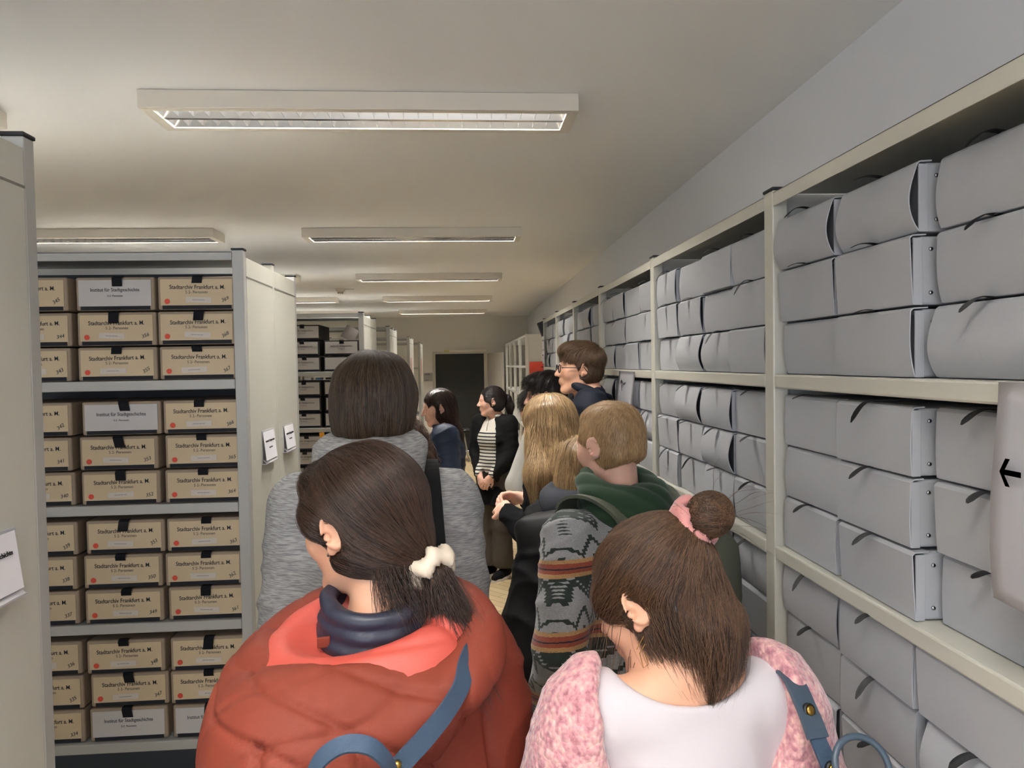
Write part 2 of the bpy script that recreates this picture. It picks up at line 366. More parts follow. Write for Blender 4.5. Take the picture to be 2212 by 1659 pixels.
for (yy,zz,l) in ((6.22,1.93,'upper'),(6.22,1.80,'lower')):
    r=empty('box_label_sheet',(XF-.012,yy,zz),label='%s of two white label sheets at the far end of the right rack'%l,cat='label sheet')
    MB().box((-.003,-.07,-.055),(0,.07,.055)).obj('paper',M_paper,r); text('#####',.03,M_inkg,(-.004,0,.02),'-X',r); 
# leaning loose flap / black folder at rack end
r=empty('lever_file',(XF+.0,6.42,1.99),label='black file tilting out of the far end of the right rack',cat='file')
o=MB().box((0,-.04,-.1),(.2,.04,.13),.004).obj('cover',M_cap,r); o.rotation_euler=(0,-.35,0)
# second rack farther away (empty, white)
M_steelw=mat('white_steel',(232,230,224),.4)
r2=empty('shelving_rack',(.80,9.1,0),label='empty white open shelving with pale end panel near the back wall',cat='shelving')
MB().box((0,0,0),(.43,.02,2.125),.003).obj('end_panel',M_steelw,r2)
for j,y in enumerate((.0,1.05,2.1,3.15,4.2)):
    MB().box((0,y-.02,0),(.04,y+.025,2.125),.003).box((.39,y-.02,0),(.43,y+.025,2.125),.003).obj('post',M_steelw,r2)
MB().box((.425,.03,.05),(.43,4.17,2.1)).obj('back_panel',mat('grey_back_panel',(128,128,126),.6),r2)
for z in (2.12,1.72,1.32,.92,.5,.1): MB().box((0,.022,z-.03),(.43,4.18,z),.002).obj('shelf',M_steelw,r2)
r=empty('red_notice',(1.0,9.085,1.63),label='orange red notice with small black print on the end panel of the far white shelving',cat='notice')
MB().box((-.15,-.003,-.14),(.15,0,.14),.001).obj('sheet',M_red,r); text('########',.03,M_ink,(.06,-.004,.07),'-Y',r); text('######',.03,M_ink,(.06,-.004,.0),'-Y',r)
# ------------------------------------------------------------------ left double-sided shelving units
UX=-.70
def unit(y0,y1,label,front_boxes=False,length=1.03,nb=3,x=UX,panels=True,lv=LV,back=False):
    r=empty('shelving_unit',(x,y0,0),label=label,cat='shelving'); D=y1-y0; ym=D/2
    for k in range(1 if length<1.2 else 2):
        pass
    xs=[0]+[-(j+1)*length for j in range(nb)]
    for j,px in enumerate(xs):
        for yy in (0,ym-.016,D-.03):
            o=MB().box((px-.036,yy,0),(px,yy+.03,2.13),.003).obj('post',M_steeld if yy!=ym-.016 else M_steel,r)
            MB().box((px-.038,yy-.002,2.13),(px+.002,yy+.032,2.137),.002).obj('post_cap',M_cap,o)
    for ya,yb in ((.031,ym-.017),(ym+.015,D-.031)):
        MB().box((-.012,ya,.02),(0,yb,2.11),.001).obj('side_panel',M_steel,r)
        MB().box((-.013,ya,2.045),(.0012,yb,2.049)).obj('panel_seam',mat('seam_shadow_gap',(120,118,110),.6),r)
    for ya,yb in ((0,ym-.001),(ym+.001,D)):
        for z in lv: 
            for j in range(nb): MB().box((-length*(j+1)+.001,ya+.002,z-.032),(-.037-length*j,yb-.002,z),.003).obj('shelf',M_steeld,r)
        MB().box((-length*nb,ya+.002,2.098),(-.037,ya+.012,2.127),.002).box((-length*nb,ya+.002,2.123),(-.037,yb-.002,2.127)).obj('top_panel',M_steeld,r)
    if back: MB().box((-length*nb,ym-.004,.1),(-.037,ym-.001,2.1)).obj('back_panel',mat('shade_backing',(70,74,80),.7),r)  # added sheet, coloured dark for the shade behind the boxes
    return r
def holder(x,y0,y1,z0,z1,label,parts):
    r=empty('label_holder',(x,(y0+y1)/2,z0),label=label,cat='label holder'); W=(y1-y0)/2; Hh=z1-z0
    MB().box((0,-W,0),(.003,W,Hh)).box((.003,-W,0),(.018,W,.002)).obj('back_plate',M_hold,r)
    MB().prism([(.004,-W+.004,.014),(.004,W-.004,.014),(.016,W-.004,.001),(.016,-W+.004,.001)],(.0015,0,.0015)).obj('lower_lip',M_hold,r)
    MB().prism([(.0155,-W+.004,.012),(.0155,W-.006,.012),(.0045,W-.006,Hh-.004),(.0045,-W+.004,Hh-.004)],(.0008,0,0)).obj('paper_card',M_paper,r)
    s1,s2=parts
    a=math.atan2(.011,Hh-.016)
    for s_,u,sz in ((s1,.66,.0105),(s2,.42,.011)):
        o=link(bpy.data.objects.new('lettering',text_mesh(s_,sz,M_ink,bold=.0002)),r)
        o.matrix_local=Matrix.Translation((.0176-.011*u,0.0,.012+(Hh-.016)*u))@Matrix.Rotation(-a,4,'Y')@FACE['+X']
    return r
unit(.5,1.235,'light grey steel shelving unit seen from its end at the left edge')
unit(2.35,3.075,'grey steel double shelving unit holding the tan numbered boxes',back=True)
unit(5.12,5.86,'grey steel shelving unit with white labelled boxes behind the grey hoodie')
unit(6.97,7.72,'pale shelving unit, second behind the white labelled boxes',x=-.705)
unit(9.6,10.35,'white shelving unit, next to last toward the back wall',x=-.71)
unit(11.9,12.65,'farthest white shelving unit, nearest the room number plate',x=-.71)
holder(-.7,2.5,2.652,1.415,1.53,'sheet holder on the nearer end panel of the tan box unit',('Institut für Stadtgeschichte','########'))
holder(-.7,2.79,2.942,1.42,1.525,'sheet holder on the farther end panel of the tan box unit',('Institut für Stadtgeschichte','########'))
holder(-.7,.99,1.145,1.405,1.51,'sheet holder on the end panel at the left edge of the photo',('Institut für Stadtgeschichte','########'))
for y,l in ((9.7,'nearer'),(12.0,'farther')):
    r=empty('barrier_tape',(-.697,y,1.45),label='%s of two hanging red and white striped tapes on far unit ends'%l,cat='tape')
    for k in range(6): MB().box((0,-.03,.33-k*.07),(.003,.03,.40-k*.07)).obj('stripe',M_red if k<4 else M_tan,r)
# tan boxes
def front_box(x,y,z,kind,num,label,rj,group,W=.245,H=.107,plain=False,dot=True,slip=True,strap_l=.03,edge=None):
    r=empty('document_box',(x,y,z),rj,label,'document box',group)
    key=('ct',W,H,edge)
    if key not in _TX:
        m=MB(); m.box((-W/2,.0,0),(W/2,.36,H),.006,3); _TX[key]=m.mesh('carton',edge or M_kraft)
    link(bpy.data.objects.new('carton',_TX[key]),r)
    key=('rb',W,H)
    if key not in _TX: _TX[key]=MB().box((-W/2+.014,-.0014,.002),(W/2-.014,.001,.018),.0005).mesh('base_strip',M_strap)
    link(bpy.data.objects.new('base_strip',_TX[key]),r)
    mtl=M_tan if kind=='S' else M_white
    key=('lb',W,H,kind)
    if key not in _TX: _TX[key]=MB().box((-W/2+.009,-.002,.014),(W/2-.010,.0008,H-.009),.0004).mesh('paper_label',mtl)
    lb=link(bpy.data.objects.new('paper_label',_TX[key]),r); f=-.0024
    if not plain:
        if kind=='S':
            text('Stadtarchiv Frankfurt a. M.',.0190,M_ink,(R2.uniform(-.004,.004),f,.072),'-Y',lb,bold=.00013,sx=.86,rot=R2.uniform(-.01,.02))
            text('S 2- Personen',.0135,M_inkg,(R2.uniform(-.004,.006),f,.056),'-Y',lb,sx=.92)
            if slip:
                o=MB().box((-.04,-.0006,-.009),(.04,0,.009)).obj('paper_slip',M_tape,lb); o.location=(-.004+R2.uniform(-.012,.012),f+.0004,.031); o.rotation_euler=(0,R2.uniform(-.05,.05),0)
                text('#############',.006,mat('pale_pencil',(160,152,148),.8),(0,-.0011,0),'-Y',o)
            if num: text(num,.0165,M_pen,(W/2-.034,f,.03+R2.uniform(-.002,.003)),'-Y',lb,'handwritten_number',rot=R2.uniform(.15,.6),shear=.25)
            if dot:
                key='dot'
                if key not in _TX: _TX[key]=MB().cyl((0,0,0),(0,-.0007,0),.0085,n=20).mesh('red_dot',M_red)
                o=link(bpy.data.objects.new('red_dot',_TX[key]),lb); o.location=(-W/2+.03,f+.0004,.027)
        else:
            text('Institut für Stadtgeschichte',.0165,M_ink,(0,f,.066),'-Y',lb,sx=.86)
            text('S-2  Personen',.0085,M_ink,(.0,f,.047),'-Y',lb)
    if strap_l:
        b=bmesh.new(); hw=.016; sk=R2.uniform(-.006,.006); rows=[]
        for (yy,zz) in ((.012,H+.002),(-.002,H+.003),(-.008,H-.004),(-.0065,H-strap_l*.6),(-.005,H-strap_l)):
            o_=sk*(H-zz)/.03; rows.append((b.verts.new((-hw+o_,yy,zz)),b.verts.new((hw+o_,yy,zz))))
        for A,B in zip(rows,rows[1:]): b.faces.new((A[0],A[1],B[1],B[0]))
        bmesh.ops.solidify(b,geom=b.faces[:],thickness=.0012); me=bpy.data.meshes.new('pull_strap'); b.to_mesh(me); b.free(); me.materials.append(M_strap)
        o=link(bpy.data.objects.new('pull_strap',me),r); o.location.x=R2.uniform(-.006,.01)
    return r
cols=[(-1.375,'left'),(-1.108,'middle'),(-.85,'right')]
nums={(0,2):['345','',''],(0,1):['W','356','355'],(0,0):['368','368','367']}
TB=[ # per shelf, rows top->bottom: (left, middle, right)
 [('345','W','369'),('344','356','368'),('343','355','367')],
 [('342','W','366'),('341','353','365'),('340','352','364')],
 [('339','351','363'),('338','350','362'),('337','349','361')],
 [('336','348',''),('335','347','360'),('334','W','W')]]
lvT=['top shelf','second shelf','third shelf','fourth shelf']
rowT=['upper','middle','lower']
for li in range(4):
    for ri in range(3):
        for ci,(cx,cn) in enumerate(cols):
            n=TB[li][ri][ci]; kd='I' if n=='W' else 'S'
            x=cx+R2.uniform(-.007,.007); z=LV[li]+.0015+(2-ri)*.1125
            lab=('white labelled' if kd=='I' else 'tan labelled')+' document box, %s row, %s column, %s of the left unit'%(rowT[ri],cn,lvT[li])
            front_box(x,2.362+R2.uniform(0,.012),z,kd,'' if n=='W' else n,lab,R2.uniform(-.012,.012),'numbered document boxes on the left unit',strap_l=R2.choice([.018,.022,.03,.036,.04]),slip=True)
# unit behind: white labelled boxes
for li in range(4):
    for ri in range(3):
        for ci,(cx,cn) in enumerate(((-1.135,'left'),(-.865,'right'))):
            if li==0 and ci==1 and ri==0: continue
            plain=ci==1 and not(li==0 and ri==1)
            lab='white labelled carton, %s row, %s column, %s of the unit behind the hoodie'%(rowT[ri],cn,lvT[li])
            front_box(cx+R2.uniform(-.006,.006),5.135,LV[li]+.0015+(2-ri)*.1125,'I','',lab,0,'white labelled cartons on the second left unit',plain=plain,edge=M_kraftd,strap_l=.025 if not plain else 0)
r=empty('folded_leaflet',(-.83,5.17,LV[0]+.0015+.1125*2),label='grey folded leaflet standing on the top carton behind the hoodie',cat='leaflet')
o=MB().box((-.05,-.004,0),(.05,0,.10),.001).obj('sheet',mat('grey_leaflet',(150,140,135),.6),r); o.rotation_euler=(-.3,.5,0)
r=empty('loose_papers',(-.84,5.12,LV[1]+.345),label='row of small blue and white cards lying on the boxes under the second shelf',cat='cards')
for k in range(7): MB().box((-.28+k*.07,.02,0),(-.24+k*.07,.1,.012),.001).obj('card',[M_paper,mat('blue_card',(60,110,170),.5),M_cap][k%3],r)
r=empty('orange_strap',(-1.04,5.08,1.01),label='orange fabric loop hanging from the shelf behind the hooded person',cat='strap')
strap([(.03,.03,.274),(.045,.02,.16),(.05,-.01,.04),(.03,-.015,-.02),(-.02,-.01,-.09)],[(0,-1,0)]*5,.035,.004,'loop',mat('orange_fabric',(215,150,40),.7),r)
for k,x in enumerate((-1.22,-.92)):
    r=empty('floor_box',(x,3.42,0),label='black box on the floor behind the tan box unit, %s one'%('left','right')[k],cat='box')
    MB().box((-.08,0,0),(.08,.12,.16),.008).obj('case',M_cap,r)
# plain dark office chair before the far door
r=empty('stool',(-.10,12.9,0),label='low black stool on the floor before the dark doorway',cat='stool')
MB().box((-.2,-.2,.52),(.2,.2,.58),.02,3).obj('seat',M_cap,r,True)
for k in range(4):
    a=k*math.pi/2+.785; MB().cyl((.13*math.cos(a),.13*math.sin(a),.52),(.24*math.cos(a),.24*math.sin(a),0),.012).obj('leg',M_steeld,r,True)
# ------------------------------------------------------------------ smooth solids for people and cloth (numpy distance fields, surface nets)
f32=np.float32
def rotm(yaw=0,pitch=0,roll=0):
    """degrees; yaw about z (counter-clockwise), pitch nods forward, roll tilts to the right"""
    return np.array((Matrix.Rotation(math.radians(yaw),3,'Z')@Matrix.Rotation(-math.radians(pitch),3,'X')@Matrix.Rotation(math.radians(roll),3,'Y')),dtype=float)
def axis(lo,hi,h,fine=()):
    out=[lo]; 
    while out[-1]<hi:
        x=out[-1]; st=h
        for a,b,hf in fine:
            if a-.001<=x<b: st=min(st,hf)
            elif x<a<x+st: st=max(a-x,.0015)
        out.append(x+st)
    return np.array(out,dtype=f32)
class SDF:
    INIT=.05
    def __init__(s,xs,ys,zs):
        s.ax=(xs,ys,zs); s.v=np.full((len(xs),len(ys),len(zs)),s.INIT,dtype=f32)
    def _sub(s,lo,hi):
        idx=[]
        for a,l,h in zip(s.ax,lo,hi):
            i0=max(0,int(np.searchsorted(a,l))-1); i1=min(len(a),int(np.searchsorted(a,h))+1)
            if i1-i0<1: return None
            idx.append(slice(i0,i1))
        X=s.ax[0][idx[0]][:,None,None]; Y=s.ax[1][idx[1]][None,:,None]; Z=s.ax[2][idx[2]][None,None,:]
        return tuple(idx),X,Y,Z
    def _put(s,idx,d,k,op):
        v=s.v[idx]
        if op=='u':
            if k: h=np.maximum(k-np.abs(v-d),0)/k; s.v[idx]=np.minimum(v,d)-h*h*k*.25
            else: s.v[idx]=np.minimum(v,d)
        else:
            d=-d
            if k: h=np.maximum(k-np.abs(v-d),0)/k; s.v[idx]=np.maximum(v,d)+h*h*k*.25
            else: s.v[idx]=np.maximum(v,d)
    def ell(s,c,r,k=.02,op='u',F=None,R=None):
        """ellipsoid; F=(R,o) frame the centre is given in, R extra rotation"""
        c=np.array(c,float); r=np.array(r,float)
        Rt=np.eye(3)
        if F is not None: Rt=F[0]; c=F[0]@c+F[1]
        if R is not None: Rt=Rt@R
        ext=np.sqrt(((Rt*r)**2).sum(1))+.055+k
        q=s._sub(c-ext,c+ext)
        if q is None: return s
        idx,X,Y,Z=q; X=X-c[0];Y=Y-c[1];Z=Z-c[2]
        P=[Rt[0,i]*X+Rt[1,i]*Y+Rt[2,i]*Z for i in range(3)]
        k0=np.sqrt(sum((p/ri)**2 for p,ri in zip(P,r))); k1=np.sqrt(sum((p/ri**2)**2 for p,ri in zip(P,r)))+1e-9
        s._put(idx,(k0*(k0-1)/k1).astype(f32),k,op); return s
    def cap(s,a,b,ra,rb=None,k=.02,op='u',F=None,sq=(1,1,1)):
        rb=ra if rb is None else rb; a=np.array(a,float); b=np.array(b,float)
        if F is not None: a=F[0]@a+F[1]; b=F[0]@b+F[1]
        sq=np.array(sq,float); m=max(ra,rb)*np.maximum(sq,1e-3)+.055+k
        q=s._sub(np.minimum(a,b)-m,np.maximum(a,b)+m)
        if q is None: return s
        idx,X,Y,Z=q; d=(b-a)/sq; L2=float(d@d)+1e-12
        px=(X-a[0])/sq[0]; py=(Y-a[1])/sq[1]; pz=(Z-a[2])/sq[2]
        t=np.clip((px*d[0]+py*d[1]+pz*d[2])/L2,0,1)
        D=np.sqrt((px-t*d[0])**2+(py-t*d[1])**2+(pz-t*d[2])**2)-(ra+(rb-ra)*t)
        s._put(idx,(D*min(sq)).astype(f32),k,op); return s
    def chain(s,pts,rs,k=.02,op='u',F=None,sq=(1,1,1)):
        for (a,b,ra,rb) in zip(pts,pts[1:],rs,rs[1:]): s.cap(a,b,ra,rb,k,op,F,sq)
        return s
    def torus(s,c,R,r,k=.01,op='u',F=None,M=None,sq=(1,1)):
        """ring in local xy plane"""
        c=np.array(c,float); Rt=np.eye(3)
        if F is not None: Rt=F[0]; c=F[0]@c+F[1]
        if M is not None: Rt=Rt@M
        e=(R*max(sq)+r+.055+k); q=s._sub(c-e,c+e)
        if q is None: return s
        idx,X,Y,Z=q; X=X-c[0];Y=Y-c[1];Z=Z-c[2]
        P=[Rt[0,i]*X+Rt[1,i]*Y+Rt[2,i]*Z for i in range(3)]
        rad=np.sqrt((P[0]/sq[0])**2+(P[1]/sq[1])**2); D=np.sqrt(((rad-R)*min(sq))**2+P[2]**2)-r
        s._put(idx,D.astype(f32),k,op); return s
    def cut(s,n,d,k=.004,F=None,lo=None,hi=None):
        """removes the side n.p>d"""
        n=np.array(n,float); n=n/np.linalg.norm(n)
        if F is not None: d=d+float((F[0]@n)@F[1]); n=F[0]@n
        q=s._sub(lo if lo is not None else [-9]*3,hi if hi is not None else [9]*3)
        if q is None: return s
        idx,X,Y,Z=q; s._put(idx,(-(n[0]*X+n[1]*Y+n[2]*Z-d)).astype(f32),k,'s'); return s
    def mesh(s,name,m,disp=None,min_frac=0):
        v=s.v; v[0]=v[-1]=.05; v[:,0]=v[:,-1]=.05; v[:,:,0]=v[:,:,-1]=.05
        ins=v<0; n=[k-1 for k in v.shape]
        cnt=np.zeros(n,dtype=np.int8)
        for i in (0,1):
            for j in (0,1):
                for k in (0,1): cnt+=ins[i:i+n[0],j:j+n[1],k:k+n[2]]
        I,J,K=np.nonzero((cnt>0)&(cnt<8)); nv=len(I)
        vid=np.full(n,-1,dtype=np.int32); vid[I,J,K]=np.arange(nv)
        pos=np.zeros((nv,3)); w_=np.zeros(nv)
        cor=[(i,j,k) for i in (0,1) for j in (0,1) for k in (0,1)]
        for a in cor:
            for ax in range(3):
                if a[ax]: continue
                b=list(a); b[ax]=1
                va=v[I+a[0],J+a[1],K+a[2]]; vb=v[I+b[0],J+b[1],K+b[2]]
                cr=(va<0)!=(vb<0); t=np.where(cr,va/(va-vb+1e-12*(va==vb)),0)
                p=np.zeros((nv,3))
                for q in range(3):
                    base=(I,J,K)[q]+a[q]; c0=s.ax[q][np.minimum(base,len(s.ax[q])-1)]
                    if q==ax: c1=s.ax[q][base+1]; p[:,q]=c0+t*(c1-c0)
                    else: p[:,q]=c0
                pos+=p*cr[:,None]; w_+=cr
        pos/=w_[:,None]
        quads=[]
        for ax in range(3):
            o=[q for q in range(3) if q!=ax]
            sl0=[slice(1,-1)]*3; sl0[ax]=slice(0,-1); sl1=[slice(1,-1)]*3; sl1[ax]=slice(1,None)
            A=ins[tuple(sl0)]; B=ins[tuple(sl1)]
            for flip,msk in ((False,A&~B),(True,~A&B)):
                idx=list(np.nonzero(msk)); 
                for q in o: idx[q]=idx[q]+1
                def cell(d0,d1):
                    c=[idx[0].copy(),idx[1].copy(),idx[2].copy()]; c[o[0]]=c[o[0]]+d0; c[o[1]]=c[o[1]]+d1; return vid[c[0],c[1],c[2]]
                Q=np.stack([cell(-1,-1),cell(0,-1),cell(0,0),cell(-1,0)],1)
                if (ax==1)!=flip: Q=Q[:,::-1]
                quads.append(Q)
        Q=np.concatenate(quads); Q=Q[(Q>=0).all(1)]
        # relax a little
        for _ in range(2):
            acc=np.zeros_like(pos); c=np.zeros(nv)
            for i in range(4):
                a,b=Q[:,i],Q[:,(i+1)%4]; np.add.at(acc,a,pos[b]); np.add.at(acc,b,pos[a]); np.add.at(c,a,1); np.add.at(c,b,1)
            pos=pos*.5+acc/np.maximum(c,1)[:,None]*.5
        if disp is not None:
            nr=vnormals(pos,Q); pos=pos+nr*disp(pos,nr)[:,None]
        return np_mesh(name,pos,Q,m)
def vnormals(P,Q):
    n=np.cross(P[Q[:,2]]-P[Q[:,0]],P[Q[:,3]]-P[Q[:,1]]); out=np.zeros_like(P)
    for i in range(4): np.add.at(out,Q[:,i],n)
    return out/(np.linalg.norm(out,axis=1)[:,None]+1e-12)
def np_mesh(name,P,Q,m,smooth=True,tint=None):
    me=bpy.data.meshes.new(name); nv,nq=len(P),len(Q); k=Q.shape[1]
    me.vertices.add(nv); me.vertices.foreach_set('co',np.asarray(P,dtype=f32).ravel())
    me.loops.add(nq*k); me.loops.foreach_set('vertex_index',np.asarray(Q,dtype=np.int32).ravel())
    me.polygons.add(nq); me.polygons.foreach_set('loop_start',np.arange(0,nq*k,k,dtype=np.int32)); me.polygons.foreach_set('loop_total',np.full(nq,k,dtype=np.int32))
    me.update(calc_edges=True); me.validate()
    if tint is not None:
        at=me.attributes.new('tint','FLOAT','POINT'); at.data.foreach_set('value',np.asarray(tint,dtype=f32))
    if m: me.materials.append(m)
    if smooth: me.shade_smooth()
    return me
def wav(P,fx,fy,fz,ph=0,warp=1.2,wf=9):
    x,y,z=P[:,0],P[:,1],P[:,2]
    return np.sin(fx*x+fy*y+fz*z+ph+warp*np.sin(wf*x+1.3*wf*z+ph)+warp*.7*np.sin(1.7*wf*y-wf*z+2*ph))
def folds(amp,fs=(18,10,30),ph=0):
    def f(P,N): 
        a=wav(P,fs[0],fs[1],fs[2],ph); b=wav(P,-fs[0]*.8,fs[1],fs[2]*1.4,ph+2,1.5,12)
        return amp*(.6*(1-np.abs(a))**2+.5*(1-np.abs(b))**2-.35)
    return f
# ------------------------------------------------------------------ people
M_skin=mat('skin',(224,172,142),.5,noise=.03,nscale=30,sss=.12)
M_skin2=mat('skin_pale',(228,180,158),.5,noise=.03,nscale=30,sss=.12)
M_lip=mat('lips',(190,110,100),.45)
M_eyew=mat('eye_white',(225,220,215),.2); M_eyed=mat('eye_iris',(60,45,35),.15)
def hairmat(name,dark,light,rough=.42):
    m=bpy.data.materials.new(name); m.use_nodes=True; N=m.node_tree.nodes; L=m.node_tree.links; b=N['Principled BSDF']
    at=N.new('ShaderNodeAttribute'); at.attribute_name='tint'
    r=N.new('ShaderNodeMix'); r.data_type='RGBA'; r.inputs[6].default_value=lin(*dark); r.inputs[7].default_value=lin(*light)
    L.new(at.outputs['Fac'],r.inputs[0]); L.new(r.outputs[2],b.inputs['Base Color']); b.inputs['Roughness'].default_value=rough; b.inputs['Specular IOR Level'].default_value=.55
    return m
def strands(hull,n,dirf,steps,step,rad,lift,region=None,seed=0,jit=.3,roots=None,taper=.35,proj=True,lifts=None):
    """combed locks over a hull mesh: (points, quads, tints)"""
    r=np.random.default_rng(seed)
    P=np.empty(len(hull.vertices)*3,dtype=f32); hull.vertices.foreach_get('co',P); P=P.reshape(-1,3).astype(float)
    NN=np.empty(len(hull.vertices)*3,dtype=f32); hull.vertices.foreach_get('normal',NN); NN=NN.reshape(-1,3)
    bv=BVHTree.FromPolygons(P.tolist(),[tuple(p.vertices) for p in hull.polygons])
    cand=np.arange(len(P))
    if region is not None: cand=cand[region(P,NN)]
    pick=r.choice(cand,n)
    V=[];Q=[];T=[]; base=0
    for q in pick:
        p=Vector(P[q]+r.normal(0,.0015,3)); pts=[]; ph=r.uniform(0,6.28); tn=r.uniform(0,1); off=lift*r.uniform(.2,1.2); fr=r.uniform(20,60)
        wv=Vector(r.normal(0,jit,3)); ns=int(steps*r.uniform(.6,1.1))
        for i in range(ns+1):
            hit=bv.find_nearest(p)
            if hit[0] is None: break
            nrm=hit[1]
            if (p-hit[0]).dot(nrm)<-.03: break
            if proj: p=hit[0]+nrm*off*min(1,(i+1)/2)
            elif (p-hit[0]).dot(nrm)<off*.5: p=hit[0]+nrm*off*.5
            pts.append((p.copy(),nrm.copy()))
            d=dirf(p,i/steps,nrm)
            if d is None: break
            d=Vector(d)+wv*.35+Vector((math.sin(ph+i*.9),math.cos(ph*1.7+i*.7),0))*jit*.35
            if proj: d=d-nrm*d.dot(nrm)
            if d.length<1e-6: break
            p=p+d.normalized()*step
        m=len(pts)
        if m<3: continue
        for i,(p,nr) in enumerate(pts):
            t=(pts[min(i+1,m-1)][0]-pts[max(i-1,0)][0])
            if t.length<1e-9: t=Vector((0,0,1))
            t.normalize(); x=t.cross(nr)
            if x.length<1e-6: x=t.orthogonal()
            x.normalize(); y=x.cross(t)
            u=i/(m-1); rr=rad*(1-(1-taper)*u**2)*(.55+.45*min(1,u*5))
            if i==m-1: rr*=.3
            V.append(p+x*rr); V.append(p+y*rr*.55); V.append(p-x*rr)
            T.extend([tn]*3)
            if i:
                a=base+3*(i-1); c=base+3*i
                Q.extend([(a,a+1,c+1,c),(a+1,a+2,c+2,c+1),(a+2,a,c,c+2)])
        base+=3*m
    return np.array([tuple(v) for v in V]).reshape(-1,3),np.array(Q,dtype=np.int32).reshape(-1,4),np.array(T)
def hair_object(name,hull,mt,sets,parent,basetint=.15):
    """hull plus locks joined into one mesh"""
    P=np.empty(len(hull.vertices)*3,dtype=f32); hull.vertices.foreach_get('co',P); P=P.reshape(-1,3)
    Q=np.array([tuple(p.vertices) for p in hull.polygons],dtype=np.int32)
    Ps=[P];Qs=[Q];Ts=[np.full(len(P),basetint)+.12*wav(P,260,90,15,0,2,40)]; b=len(P)
    for (p,q,t) in sets:
        if not len(p): continue
        Ps.append(p);Qs.append(q+b);Ts.append(t); b+=len(p)
    me=np_mesh(name,np.concatenate(Ps),np.concatenate(Qs),mt,True,np.concatenate(Ts))
    return link(bpy.data.objects.new(name,me),parent)
